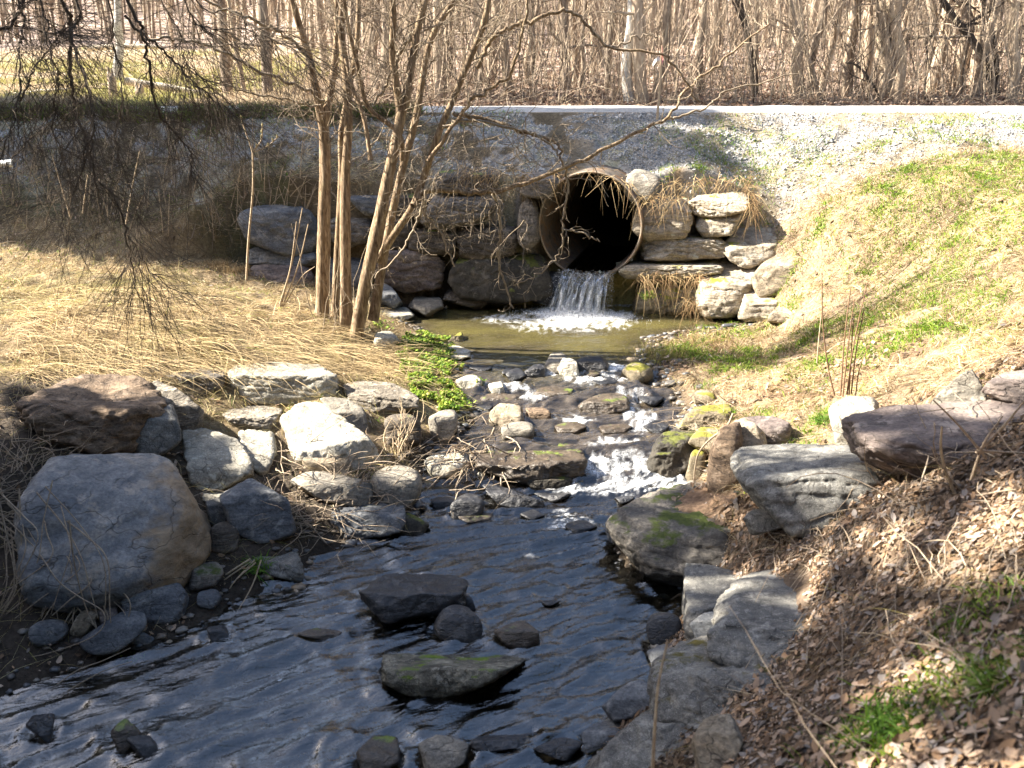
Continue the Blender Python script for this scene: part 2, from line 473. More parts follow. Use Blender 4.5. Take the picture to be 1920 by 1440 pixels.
# ------------------------------------------------------------------ road: gravel sheet with a slight crown
xs = np.linspace(-60, 60, 481); ys = np.linspace(YR + .05, 20.2, 24)
rx, ry = np.meshgrid(xs, ys)
rz = ROADZ + .012 + .05 * (1 - ((ry - 17.85) / 2.35) ** 2) + .012 * fbm(rx * 1.3, ry * 1.3, 0, 3, 55) * 1.0
rn = fbm(rx * 2, ry * 2, 0, 3, 56)
rz -= .07 * sstep(YR + .45, YR + .05, ry + .25 * fbm(rx * 1.3, 0, 5, 3, 57)); rc = np.array((.40, .39, .37)) * (1 + .15 * rn[..., None])
idx = np.arange(rx.size).reshape(rx.shape)
Fr = np.stack([idx[:-1, :-1], idx[:-1, 1:], idx[1:, 1:], idx[1:, :-1]], -1).reshape(-1, 4)
road = np_mesh('road', np.stack([rx, ry, rz], -1).reshape(-1, 3), Fr, attr_mat('road gravel', .9, vary=.6, vscale=60, bumpd=.01), col=rc.reshape(-1, 3))
tag(road, 'pale gravel road running along the top of the embankment', 'road', kind='structure')

# ------------------------------------------------------------------ stream water: real ripples on a fine sheet, foam where it breaks
ROCKS = []   # footprints filled in below; water and plants keep clear
FOAM = [(PW(1085, 592), .66, .36, 2.2), (PW(1070, 602), .85, .55, .95), (PW(985, 598), .7, .30, .8), (PW(1050, 615), .9, .4, .42), (PW(1160, 572), .45, .14, 1.0), (PW(1010, 580), .4, .16, .8), (PW(1130, 872), .30, .16, .78), (PW(1215, 870), .28, .17, .85), (PW(1150, 908), .55, .20, .72), (PW(1255, 900), .22, .2, 1.0),
        (PW(1080, 915), .28, .12, .8), (PW(1065, 985), .25, .15, .6), (PW(1060, 700), .3, .12, .75), (PW(1150, 690), .25, .2, 1.05), (PW(1120, 712), .4, .16, .8), (PW(975, 728), .2, .12, .85), (PW(1205, 790), .2, .4, .8),
        (PW(1075, 792), .25, .15, .8), (PW(1000, 745), .2, .12, .65), (PW(1180, 740), .2, .15, .65), (PW(1150, 830), .35, .12, .65), (PW(1060, 960), .15, .1, .5), (PW(1015, 1040), .2, .06, .5), (PW(700, 1400), .12, .06, .5), (PW(800, 1395), .1, .05, .5)]
def build_water():
    wx = np.arange(-5.6, 4.3, .022); wy = np.concatenate([np.arange(2.6, 10.6, .022), np.arange(10.6, 13.5, .03)])
    x, y = np.meshgrid(wx, wy)
    sd = sdist(x, np.minimum(y, YF), stream)
    w = W(y)
    # flow: right-down to left-down in the near reach; toward the viewer above
    fy = np.where(y < 7.4, .75, 1.0); near = 1 - sstep(6.3, 7.6, y)
    u = x * np.cos(near * .55) + y * np.sin(near * .55); v = -x * np.sin(near * .55) + y * np.cos(near * .55)
    casc = np.exp(-((y - 7.75) / .3) ** 2) + .7 * np.exp(-((y - 9.2) / .4) ** 2)
    rough = .35 + .65 * (1 - sstep(9.6, 10.6, y)) + .9 * casc
    warp = .35 * fbm(x * 1.6, y * 1.6, 0, 3, 70)
    r1 = fbm(u * 1.7 + warp, v * 5.6 + warp * 2, 0, 2, 71)
    r2 = fbm(u * 5.0 + warp * 3, v * 21 + warp * 3, 0, 3, 72)
    rid = 1 - np.abs(fbm(u * 2.4 + warp * 2, v * 8, 3.3, 2, 73))
    z = w + rough * (.017 * r1 + lerp(.005, .0042, near) * r2 + .015 * (np.clip(rid, 0, 1) ** 2 - .3)) * (1 + .5 * near + .6 * sstep(7.6, 8.3, y) * (1 - sstep(9.8, 10.6, y)))
    foam = np.zeros_like(x)
    for c, ax, ay, a in FOAM:
        foam = np.maximum(foam, a * np.exp(-(((x - c[0]) / ax) ** 2 + ((y - c[1]) / ay) ** 2)))
    fn = fbm(u * 16 + warp * 4, v * 6 + warp * 3, 0, 5, 75, .7); f2 = 1 - np.abs(fbm(u * 7 + warp * 3, v * 4, 2, 4, 77, .6)) * 1.6
    fm = np.clip(foam * 1.25 + np.clip(foam * 2.4, 0, 1) * (lerp(.55, .34, sstep(10.5, 11.5, y)) * fn + lerp(.45, .3, sstep(10.5, 11.5, y)) * f2) - lerp(.62, .45, sstep(10.5, 11.5, y)), 0, 1)
    z = z + np.minimum(foam, 1) * (.014 * np.abs(fn) + .006 * fbm(x * 30, y * 30, 0, 2, 76))
    # swell round the stones that break the surface
    for (cx, cy, a, b, th) in ROCKS:
        if cy < 12.6:
            d = np.hypot((x - cx) / (a + .05), (y - cy) / (b + .05))
            z = z + .012 * np.exp(-((d - 1.08) / .16) ** 2)
    h = Hs(x, y)
    keep = (sd < .10) | ((w > h - .02) & (sd < .4))
    keep &= y < 13.6
    idx = np.arange(x.size).reshape(x.shape)
    F = np.stack([idx[:-1, :-1], idx[:-1, 1:], idx[1:, 1:], idx[1:, :-1]], -1)
    k = (keep[:-1, :-1] & keep[:-1, 1:] & keep[1:, 1:] & keep[1:, :-1])
    F = F[k]
    used = np.unique(F); mp = np.full(x.size, -1); mp[used] = np.arange(len(used))
    V = np.stack([x, y, z], -1).reshape(-1, 3)[used]
    murk = sstep(9.3, 11.6, y + .5 * fbm(x * 1.3, y * 1.3, 0, 3, 79)) * sstep(.0, .5, -sd + .1) * (.75 + .35 * fbm(x * 1.2, y * 2.5, 0, 3, 78))
    ior = lerp(1.72, 2.15, 1 - sstep(6.9, 8.0, y)) ; rif = sstep(7.2, 8.2, y + .3 * fbm(x * 2, y * 2, 0, 3, 80)) * (1 - np.clip(murk, 0, 1))
    return V, mp[F], fm.ravel()[used], np.clip(murk, 0, 1).ravel()[used], ior.ravel()[used], np.clip(rif, 0, 1).ravel()[used]

def water_mat():
    m, nt, nodes, links = new_mat('stream water')
    g = N(nt, 'ShaderNodeNewGeometry'); at = N(nt, 'ShaderNodeAttribute', attribute_name='foam')
    mp = N(nt, 'ShaderNodeMapping', vector_type='TEXTURE'); links.new(g.outputs['Position'], mp.inputs[0]); mp.inputs['Rotation'].default_value = (0, 0, .35); mp.inputs['Scale'].default_value = (2.2, .5, 1)
    n1 = noise(nt, mp.outputs[0], 9, 3, .55, .8); n2 = noise(nt, mp.outputs[0], 45, 3, .6, .5)
    nb = bump(nt, n1, .6, .022); nb = bump(nt, n2, .25, .006, nb)
    fr = N(nt, 'ShaderNodeFresnel'); fr.inputs[0].default_value = 2.25; links.new(nb, fr.inputs['Normal'])
    tr = N(nt, 'ShaderNodeBsdfTransparent'); tr.inputs[0].default_value = (.80, .77, .62, 1)
    gl = N(nt, 'ShaderNodeBsdfGlossy'); gl.inputs['Roughness'].default_value = .02; gl.inputs[0].default_value = (1, 1, 1, 1); links.new(nb, gl.inputs['Normal'])
    ia = N(nt, 'ShaderNodeAttribute', attribute_name='ior'); links.new(math_n(nt, 'MAXIMUM', ia.outputs['Fac'], 1.34), fr.inputs[0])
    mk = N(nt, 'ShaderNodeAttribute', attribute_name='murk'); md = N(nt, 'ShaderNodeBsdfDiffuse'); md.inputs[0].default_value = (.27, .235, .085, 1); mm = N(nt, 'ShaderNodeMixShader')
    links.new(math_n(nt, 'MULTIPLY', mk.outputs['Fac'], .36), mm.inputs[0]); links.new(tr.outputs[0], mm.inputs[1]); links.new(md.outputs[0], mm.inputs[2])
    mx = N(nt, 'ShaderNodeMixShader'); links.new(fr.outputs[0], mx.inputs[0]); ra = N(nt, 'ShaderNodeAttribute', attribute_name='riffle'); rd = N(nt, 'ShaderNodeBsdfDiffuse'); rd.inputs[0].default_value = (.19, .155, .12, 1); m3 = N(nt, 'ShaderNodeMixShader')
    links.new(math_n(nt, 'MULTIPLY', math_n(nt, 'MULTIPLY', ra.outputs['Fac'], ramp(nt, n1, [(.35, (.1, .1, .1)), (.65, (1, 1, 1))])), .38), m3.inputs[0]); links.new(mm.outputs[0], m3.inputs[1]); links.new(rd.outputs[0], m3.inputs[2]); links.new(m3.outputs[0], mx.inputs[1]); links.new(gl.outputs[0], mx.inputs[2])
    df = N(nt, 'ShaderNodeBsdfDiffuse'); df.inputs[0].default_value = (.82, .84, .86, 1); links.new(nb, df.inputs['Normal'])
    fine = noise(nt, g.outputs['Position'], 60, 4, .7)
    ff = math_n(nt, 'MULTIPLY', at.outputs['Fac'], ramp(nt, fine, [(.36, (.12, .12, .12)), (.56, (1, 1, 1))]), True)
    mf = N(nt, 'ShaderNodeMixShader'); links.new(ff, mf.inputs[0]); links.new(mx.outputs[0], mf.inputs[1]); links.new(df.outputs[0], mf.inputs[2])
    o = N(nt, 'ShaderNodeOutputMaterial'); links.new(mf.outputs[0], o.inputs[0])
    return m
M_water = water_mat()

# ------------------------------------------------------------------ culvert
def culvert():
    M, nt, nodes, links = new_mat('rusty galvanised steel')
    tc = N(nt, 'ShaderNodeTexCoord')
    n1 = noise(nt, tc.outputs['Object'], 6, 5, .65, .5); n2 = noise(nt, tc.outputs['Object'], 40, 4, .6)
    col = ramp(nt, n1, [(.35, (.06, .05, .042)), (.5, (.12, .10, .08)), (.62, (.16, .09, .045)), (.75, (.20, .185, .16))])
    col = mixc(nt, .5, col, ramp(nt, n2, [(.3, (.5, .5, .5)), (.7, (1.4, 1.4, 1.4))]), 'MULTIPLY')
    finish(nt, col, .65, bump(nt, n2, .4, .01), .4)
    root = empty('culvert_pipe', PIPE_C + np.array([0, 0, -PIPE_R]))
    tag(root, 'corrugated steel culvert pipe opening in the stone headwall with water pouring out', 'culvert')
    root.rotation_euler = (0, 0, -PIPE_YAW)
    sides = 72; L = np.arange(0, 8.01, .017)
    a = np.arange(sides) * 2 * np.pi / sides
    rr = PIPE_R + .014 * np.sin(L * 2 * np.pi / .068)
    def cyl(Ls, Rs):
        V = np.stack([np.cos(a)[None] * Rs[:, None], np.repeat(Ls[:, None], sides, 1), np.sin(a)[None] * Rs[:, None] + PIPE_R], -1).reshape(-1, 3)
        i = np.arange(len(Ls) - 1)[:, None] * sides; s = np.arange(sides)[None]; s2 = (s + 1) % sides
        F = np.stack([i + s, i + s2, i + sides + s2, i + sides + s], -1).reshape(-1, 4); return V, F
    V, Fc = cyl(np.concatenate([L, L[::-1][:1], L[::-1]]), np.concatenate([rr - .004, [PIPE_R + .02], rr + .016]))
    # closing disc at the far, dark end
    c0 = len(V); endring = np.arange(sides) + (len(L) - 1) * sides
    V = np.vstack([V, [[0, 8.0, PIPE_R]]])
    T = np.stack([endring, np.roll(endring, -1), np.full(sides, c0)], -1)
    np_mesh('barrel', V, [Fc, T], M, root)
    M2 = M.copy(); M2.name = 'pale worn steel rim'
    for n in M2.node_tree.nodes:
        if n.type == 'VALTORGB' and len(n.color_ramp.elements) == 4:
            for e, c in zip(n.color_ramp.elements, ((.16, .13, .10), (.28, .235, .185), (.34, .24, .16), (.42, .38, .33))): e.color = (*c, 1)
    th = np.linspace(0, 2 * np.pi, 15)[:-1]
    Ls = -.012 + .014 * np.sin(np.append(th, 0)); Rs = PIPE_R + .008 + .015 * np.cos(np.append(th, 0))
    V, Fr = cyl(Ls, Rs); np_mesh('rim', V, Fr, M2, root)
    return root
culv = culvert()

# water running in the pipe and falling from its lip
def falling_water():
    Mw = M_water
    lip = PIPE_C + np.array([0, 0, -PIPE_R]); rt = np.array([math.cos(PIPE_YAW), -math.sin(PIPE_YAW), 0])
    us = np.linspace(-1, 1, 90); prof = []
    nS = 70
    V = []; foam = []
    for j in range(nS):
        s = j / (nS - 1)
        if s < .35:                                    # inside the pipe
            q = s / .35; c = lip + PIPE_D * (2.2 * (1 - q)) + np.array([0, 0, .10 - .03 * q]); hw = .38
        else:
            q = (s - .35) / .65; c = lip - PIPE_D * (.40 * q ** .75) - rt * (.10 * q) + np.array([0, 0, .07 - (lip[2] + .09) * q ** 1.7]); hw = lerp(.34, .42, q)
        for u in us:
            n1 = float(0)
            V.append(c + rt * (u * hw) + np.array([0, 0, .035 * u * u if s < .5 else 0]))
            foam.append((max(0, (s - .38)) ** .55) * 1.15 if s > .38 else 0.0)
    V = np.array(V); foam = np.array(foam)
    uu = np.tile(us, nS); ss = np.repeat(np.linspace(0, 1, nS), len(us))
    st = fbm(uu * 9, ss * 2.5, 0, 4, 90, .6); st2 = fbm(uu * 26, ss * 8, 0, 3, 91)
    V[:, 1] -= np.where(ss > .36, .06 * st + .03 * st2, 0); V[:, 2] += np.where(ss > .36, .03 * st2, .012 * st)
    edge = 1 - sstep(.80, 1.0, np.abs(uu) + .12 * st)
    foam = np.clip(foam * (.70 + .45 * sstep(.5, 1, ss) + lerp(.8, .45, ss) * st + .4 * st2) * lerp(.4, 1, edge), 0, 1)
    idx = np.arange(len(V)).reshape(nS, len(us))
    F = np.stack([idx[:-1, :-1], idx[:-1, 1:], idx[1:, 1:], idx[1:, :-1]], -1).reshape(-1, 4)
    o = np_mesh('waterfall_water', V, F, Mw, extra={'foam': foam})
    tag(o, 'white sheet of water falling from the culvert lip into the pool', 'waterfall', kind='structure')
    # splash: drops and foam lumps thrown up at the foot
    M, nt, nodes, links = new_mat('white water spray'); finish(nt, (.85, .87, .9), .35, None, .5)
    Vs, Fs = [], []; b = 0
    oc = np.array([(1, 0, 0), (-1, 0, 0), (0, 1, 0), (0, -1, 0), (0, 0, 1), (0, 0, -1)], float); of = np.array([(0, 2, 4), (2, 1, 4), (1, 3, 4), (3, 0, 4), (2, 0, 5), (1, 2, 5), (3, 1, 5), (0, 3, 5)])
    foot = lip - PIPE_D * .38 - rt * .1
    n = 4500
    q = rng.normal(size=(n, 2)); hgt = np.abs(rng.normal(size=n)) * .075
    c = foot + rt * (q[:, :1] * .33) + PIPE_D * (-.10 + q[:, 1:] * .13); c[:, 2] = hgt * np.exp(-(q[:, 0] ** 2) * .4) + .01
    r = rng.uniform(.0015, .006, n) * np.where(hgt < .05, 1.4, .8)
    # drops along the falling sheet too
    n2 = 2600; s = rng.uniform(.12, 1, n2); uu = rng.uniform(-1, 1, n2)
    c2 = lip - rt * (.1 * s[:, None]) - PIPE_D * (.40 * s[:, None] ** .75 + rng.uniform(0, .12, (n2, 1))) + rt * (uu * lerp(.4, .55, s))[:, None]
    c2[:, 2] = lip[2] + .1 - (lip[2] + .1) * s ** 1.8 + rng.normal(size=n2) * .02
    c = np.vstack([c, c2]); r = np.concatenate([r, rng.uniform(.001, .0035, n2)])
    V = (c[:, None] + oc[None] * r[:, None, None] * rng.uniform(.6, 1.5, (len(c), 6, 1))).reshape(-1, 3)
    F = (of[None] + (np.arange(len(c)) * 6)[:, None, None]).reshape(-1, 3)
    o = np_mesh('water_spray', V, F, M)
    tag(o, 'white drops and spray leaping where the falling water hits the pool', 'spray', kind='stuff')
# ------------------------------------------------------------------ rocks
_ico = {}
def ico(n):
    if n not in _ico:
        bm = bmesh.new(); bmesh.ops.create_icosphere(bm, subdivisions=n, radius=1)
        V = np.array([v.co[:] for v in bm.verts]); F = np.array([[v.index for v in f.verts] for f in bm.faces]); bm.free()
        _ico[n] = (V, F)
    return _ico[n]

RM = {
 'slate': rock_mat('blue grey slate', (.075, .082, .095), (.14, .148, .16), (.215, .21, .20), 1, strata=.25, speck=0),
 'bluebrown': rock_mat('blue grey rock with brown stain', (.13, .142, .162), (.21, .215, .222), (.32, .27, .21), .8, strata=.15, bumps=.95, lichen=.4, grain=.8, flank=(.27, .205, .14)),
 'brown': rock_mat('brown sandstone', (.085, .058, .04), (.155, .11, .075), (.235, .17, .115), .9, strata=.4, bumps=1.3),
 'purple': rock_mat('purplish brown rock', (.095, .075, .07), (.165, .135, .125), (.24, .20, .17), .8, strata=.35),
 'tan': rock_mat('tan fieldstone', (.17, .135, .095), (.27, .225, .165), (.36, .31, .24), 1, strata=.2),
 'greytan': rock_mat('grey tan fieldstone', (.13, .12, .10), (.215, .195, .165), (.31, .28, .23), 1, strata=.2),
 'pale': rock_mat('pale limestone', (.26, .24, .19), (.40, .375, .31), (.52, .49, .42), 1.2, speck=.3),
 'layer': rock_mat('layered grey schist', (.12, .105, .085), (.24, .21, .17), (.38, .34, .28), 1.2, strata=1.0, bumps=1.4),
 'conc': rock_mat('rough grey concrete', (.095, .095, .092), (.165, .162, .152), (.26, .25, .225), 1.6, speck=.8),
 'slab': rock_mat('pale rough slab', (.22, .205, .17), (.33, .31, .26), (.44, .415, .35), 1.3, speck=.4),
 'concmoss': rock_mat('rough concrete with brown moss', (.09, .088, .082), (.16, .155, .145), (.25, .24, .21), 2.0, speck=.9, moss=.22, mosscol=(.06, .05, .012)),
 'dark': rock_mat('dark wet stone', (.016, .017, .02), (.03, .031, .036), (.06, .058, .058), 1.2, rough=.38, spec=.5, strata=.2),
 'wetbrown': rock_mat('wet brown stone', (.04, .03, .022), (.075, .058, .042), (.125, .10, .075), 1.2, rough=.34, spec=.5, strata=.5, moss=.16),
 'darkmoss': rock_mat('dark stone with moss', (.02, .018, .014), (.045, .04, .032), (.09, .078, .06), 1.1, moss=.34, rough=.7, mosscol=(.055, .06, .012)),
 'moss': rock_mat('mossy tan stone', (.11, .09, .06), (.19, .16, .11), (.28, .24, .17), 1.1, moss=.36, mosscol=(.10, .095, .016)),
 'mossslate': rock_mat('mossy sloping slate', (.07, .066, .062), (.13, .12, .108), (.22, .19, .15), .8, moss=.33, strata=.8, mosscol=(.032, .042, .008)),
 'mosspale': rock_mat('pale flat stone with green moss', (.055, .05, .04), (.15, .14, .11), (.30, .28, .22), 2.2, moss=.24, mosscol=(.07, .10, .012)),
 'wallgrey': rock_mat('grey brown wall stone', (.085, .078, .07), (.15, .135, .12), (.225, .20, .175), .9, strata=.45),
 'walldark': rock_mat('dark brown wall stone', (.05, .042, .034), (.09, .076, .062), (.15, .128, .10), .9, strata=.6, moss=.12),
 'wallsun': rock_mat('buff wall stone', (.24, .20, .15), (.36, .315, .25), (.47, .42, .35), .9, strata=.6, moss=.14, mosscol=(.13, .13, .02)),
}

def hull2(P):
    P = sorted(map(tuple, P))
    def half(pts):
        h = []
        for p in pts:
            while len(h) >= 2 and (h[-1][0] - h[-2][0]) * (p[1] - h[-2][1]) - (h[-1][1] - h[-2][1]) * (p[0] - h[-2][0]) <= 0: h.pop()
            h.append(p)
        return h
    a, b = half(P), half(P[::-1]); return np.array(a[:-1] + b[:-1])

NROCK = 0
def rock(name, label, poly, face, k, mat, Y=None, thick=None, lean=.2, tilt=0.0, amp=.03, cuts=5, group=None, cat=None, sink=.16, extra=()):
    global NROCK; NROCK += 1
    r = np.random.default_rng(1000 + NROCK)
    P = np.array(poly, float)
    x0, y0 = P.min(0); x1, y1 = P.max(0)
    y1s = y1 + sink * (y1 - y0); yb = y1
    P0 = P.copy(); ym = .5 * (y0 + y1); P[:, 1] += sink * (y1 - y0) * np.clip((P[:, 1] - ym) / (y1 - ym), 0, 1)
    k = k * (2.0 if Y is not None else 1.7) if k > 8 else k
    mx, my = (x0 + x1) / 2, (y0 + y1s) / 2
    if Y is None:
        bot = P0[P0[:, 1] > y1 - .25 * (y1 - y0)]
        base = hit(bot[:, 0].mean(), y1 - 1); Y = base[1]
    dirv = ray(mx, my); L = np.linalg.norm(dirv); dn = dirv / L
    right = np.array([1.0, 0, 0]) - dn * dn[0]; right /= np.linalg.norm(right); up = np.cross(right, dn)
    dep = math.asin(-dn[2])
    C0 = PY(mx, my, Y); dist = (C0 - CAM) @ cF
    w = (x1 - x0) / 2 * dist / FPX; h = (y1s - y0) / 2 * dist / FPX * 1.0
    if thick is None:
        thick = np.clip((1 - face) * h / max(math.sin(dep), .2), .42 * w, 1.0 * w) if face < .85 else .6 * w
        thick = max(thick, .5 * min(w, h))
    C = C0 + dn * thick * .8
    sc = ((C - CAM) @ cF) / dist; w *= sc; h *= sc
    g = []
    H = hull2(np.stack([(P[:, 0] - mx) / ((x1 - x0) / 2), (my - P[:, 1]) / ((y1s - y0) / 2)], -1))
    for i in range(len(H)):
        a, b = H[i], H[(i + 1) % len(H)]
        n = np.array([b[1] - a[1], a[0] - b[0]]); off = n @ a
        if off < 0: n, off = -n, -off
        if off < 1e-3: continue
        g.append(np.array([n[0], n[1], r.uniform(-.12, .12) * np.linalg.norm(n)]) / off)
    f = max(face, .18)
    g.append(np.array([tilt, 1, -(1 - f)]) / f)
    den = max(.3, 1 - lean / (2 * f))
    g.append(np.array([r.uniform(-.2, .2), lean / (2 * f), -1]) / den)
    g.append(np.array([0, 0, 1.0]))
    U, Fi = ico(6 if (x1 - x0) > 95 else (5 if (x1 - x0) > 22 else 4))
    def radius(g):
        G = np.array(g); d = np.clip(U @ G.T, 0, None)
        return (np.sum(d ** k, axis=1)) ** (-1.0 / k)
    rad = radius(g); V = U * rad[:, None]
    for n, off in extra:
        n = np.array(n, float); n /= np.linalg.norm(n); g.append(n / ((V @ n).max() * off))
    for _ in range(cuts + (7 if k > 11 else 0)):
        n = r.normal(size=3); n[2] -= .45; n /= np.linalg.norm(n)
        sup = (V @ n).max(); g.append(n / (sup * r.uniform(.82, .97)))
    V = U * radius(g)[:, None]
    for ax in range(2):
        lo, hi = V[:, ax].min(), V[:, ax].max(); V[:, ax] = (V[:, ax] - lo) / (hi - lo) * 2 - 1
    V = V * np.array([w, h, thick])
    s = min(w, h) ; q = V / max(s, .04)
    o = r.uniform(0, 50, 3)
    n3 = np.stack([fbm(q[:, 0] * .8 + o[0] + i * 9, q[:, 1] * .8 + o[1], q[:, 2] * .8 + o[2], 4, 5 + i) for i in range(3)], -1)
    V = V + n3 * amp * s * 1.6
    # broken ledges: quantised bands across the bedding
    if mat in ('layer', 'brown', 'mossslate', 'wallsun', 'walldark', 'wallgrey', 'purple', 'conc', 'slab'):
        bd = q[:, 1] * 2.6 + q[:, 0] * .35 + .8 * n3[:, 0] + o[0]
        st = np.abs((bd % 1) - .5) * 2
        V = V * (1 - .030 * (st > .72)[:, None] * np.array([1, .3, 1]))
    rid = 1 - np.abs(fbm(q[:, 0] * 2.2 + o[2], q[:, 1] * 2.6, q[:, 2] * 2.2 + o[0], 4, 15))
    if k > 8: V = V * (1 + .05 * amp / .03 * (rid - .6)[:, None])
    fine = fbm(q[:, 0] * 6 + o[1], q[:, 1] * 6, q[:, 2] * 6, 3, 9)
    V = V * (1 + .006 * fine[:, None])
    Wd = C[None] + V[:, :1] * right + V[:, 1:2] * up + V[:, 2:3] * dn
    ori = Wd.mean(0)
    ob = np_mesh(name, Wd, Fi, RM[mat], origin=ori)
    tag(ob, label, cat or ('boulder' if name == 'boulder' else 'rock'), group)
    ROCKS.append((ori[0], ori[1], w * .9, max(thick * .85, .05), Wd[:, 2].max()))
    return ob

R = rock
# --- left bank
R('boulder', 'huge smooth blue grey boulder with brown stained flank at the water edge', [(52, 920), (75, 862), (140, 845), (240, 838), (300, 855), (345, 920), (395, 1000), (398, 1045), (345, 1095), (225, 1122), (85, 1110), (48, 1010)], .62, 9, 'bluebrown', amp=.035, cuts=4, lean=.55, thick=.62, extra=[((.85, .1, -.75), .72), ((-.5, .2, -.9), .86), ((.1, .8, -.65), .80), ((.3, -.6, -.8), .85), ((-.6, .7, -.2), .9)])
R('boulder', 'dark brown cracked boulder behind the huge blue grey boulder', [(45, 765), (110, 712), (200, 693), (275, 695), (298, 745), (290, 790), (250, 835), (180, 842), (130, 815), (70, 790)], .5, 13, 'brown', amp=.05, cuts=6)
R('rock', 'small speckled grey wedge stone touching the brown cracked boulder', [(250, 838), (285, 790), (330, 758), (335, 825), (300, 852), (262, 848)], .6, 20, 'conc')
R('flat_rock', 'square pale slab with brown leaves on top beside the huge boulder', [(340, 810), (375, 798), (460, 835), (472, 895), (440, 908), (365, 915), (345, 870)], .25, 22, 'slab', thick=.42)
R('rock', 'weathered layered rock sloping behind the square pale slab', [(285, 715), (320, 730), (380, 775), (375, 805), (330, 815), (320, 770), (290, 745)], .5, 14, 'layer')
R('flat_rock', 'dark grey flat rock left of the long pale stone block', [(300, 705), (330, 688), (425, 680), (422, 732), (360, 740), (315, 722)], .55, 18, 'wallgrey', thick=.35)
R('flat_rock', 'long pale squared stone block lying across the left bank', [(422, 700), (440, 678), (600, 682), (640, 712), (640, 750), (520, 748), (425, 742)], .60, 26, 'slab', thick=.32)
R('flat_rock', 'ledge of layered schist overhanging the green cress', [(640, 722), (690, 712), (740, 714), (782, 742), (775, 762), (700, 775), (655, 755)], .5, 16, 'layer', tilt=.12, thick=.35)
R('rock', 'large sunlit off white rock with lichen below the long block', [(527, 775), (545, 758), (585, 752), (630, 775), (690, 830), (715, 868), (660, 865), (580, 855), (545, 850), (528, 815)], .3, 16, 'pale', amp=.05, thick=.45, tilt=-.1)
R('rock', 'grey lichen rock wedged behind the off white rock', [(600, 752), (640, 744), (680, 770), (692, 810), (640, 800)], .5, 14, 'greytan')
R('rock', 'flat pale stone left of the off white rock', [(445, 803), (510, 803), (520, 850), (500, 885), (465, 860)], .25, 18, 'slab', thick=.3)
R('flat_rock', 'brown layered slab under fallen twigs below the long block', [(415, 772), (470, 755), (530, 768), (520, 802), (440, 797)], .4, 14, 'layer', thick=.35)
R('rock', 'rounded tan stone under the off white rock', [(568, 855), (590, 838), (650, 855), (667, 880), (650, 892), (580, 888)], .5, 7, 'tan', thick=.25)
R('rock', 'angular dark slate rock pointing at the stream', [(415, 930), (465, 898), (540, 940), (555, 985), (500, 1005), (440, 985)], .7, 26, 'slate', cuts=6)
R('boulder', 'rounded grey tan boulder at the edge of the stream', [(690, 900), (735, 872), (775, 885), (790, 912), (782, 937), (740, 947), (700, 932)], .6, 6, 'greytan', amp=.03)
R('rock', 'long weathered tan rock left of the rounded grey tan boulder', [(545, 908), (580, 882), (640, 890), (700, 915), (690, 942), (600, 932)], .5, 9, 'greytan')
R('rock', 'dark flat slate under the debris twigs', [(620, 958), (700, 932), (760, 950), (745, 988), (660, 1002)], .5, 14, 'slate')
R('rock', 'black moss topped stone touching the water below the debris twigs', [(735, 972), (765, 962), (805, 985), (790, 1002), (740, 998)], .6, 9, 'darkmoss')
R('flat_rock', 'flat grey stone beside the green grass tuft', [(445, 1022), (480, 1012), (545, 1025), (568, 1058), (560, 1080), (500, 1070), (450, 1045)], .35, 16, 'conc', thick=.25)
R('rock', 'round dark brown stone right of the huge boulder', [(395, 988), (430, 978), (452, 1000), (448, 1028), (400, 1032)], .7, 6, 'walldark')
R('flat_rock', 'smooth slate slab under the huge boulder', [(225, 1102), (260, 1090), (330, 1092), (350, 1120), (345, 1150), (290, 1168), (235, 1148)], .7, 12, 'slate', amp=.02)
R('rock', 'moss tinted stone at the lower corner of the huge boulder', [(362, 1068), (400, 1055), (417, 1075), (400, 1097), (355, 1108)], .6, 8, 'mossslate')
R('river_stone', 'long smooth greenish grey river stone', [(158, 1198), (230, 1150), (255, 1143), (270, 1160), (262, 1187), (220, 1212), (170, 1214)], .6, 6, 'slate', amp=.02, cuts=1)
R('river_stone', 'upright oval teal and tan stone', [(135, 1182), (150, 1150), (175, 1140), (180, 1160), (160, 1187)], .7, 6, 'tan', amp=.02, cuts=1)
R('river_stone', 'rounded dark blue stone half hidden by dry stems', [(57, 1182), (80, 1162), (115, 1165), (125, 1187), (100, 1207), (70, 1207)], .7, 6, 'slate', amp=.02, cuts=1)
R('river_stone', 'small rounded brown stone against the slate slab', [(185, 1122), (205, 1112), (222, 1130), (215, 1147), (190, 1142)], .7, 6, 'purple', amp=.02, cuts=1)
R('river_stone', 'small flattened brown stone above the long river stone', [(182, 1147), (215, 1137), (220, 1157), (190, 1165)], .7, 6, 'purple', amp=.02, cuts=1)
R('river_stone', 'small chipped grey stone right of the long river stone', [(245, 1197), (260, 1185), (288, 1197), (275, 1207), (250, 1207)], .6, 9, 'slate')
R('river_stone', 'small greenish stone beside the leaning dry stems', [(370, 1112), (400, 1105), (415, 1122), (400, 1138), (372, 1133)], .6, 7, 'slate', amp=.02)
R('rock', 'small pale block below the square slab', [(385, 938), (420, 935), (425, 977), (395, 983)], .7, 20, 'conc')
R('flat_rock', 'thin flat pale stone under the square slab', [(378, 922), (440, 910), (472, 917), (430, 940), (385, 938)], .4, 16, 'slab', thick=.3)
R('rock', 'dark stone hidden behind the upright dry reeds', [(720, 790), (760, 775), (790, 800), (785, 830), (730, 835)], .7, 9, 'walldark')
R('rock', 'pale stone lying at the foot of the tree', [(700, 640), (705, 625), (730, 620), (748, 640), (715, 652)], .5, 10, 'pale')
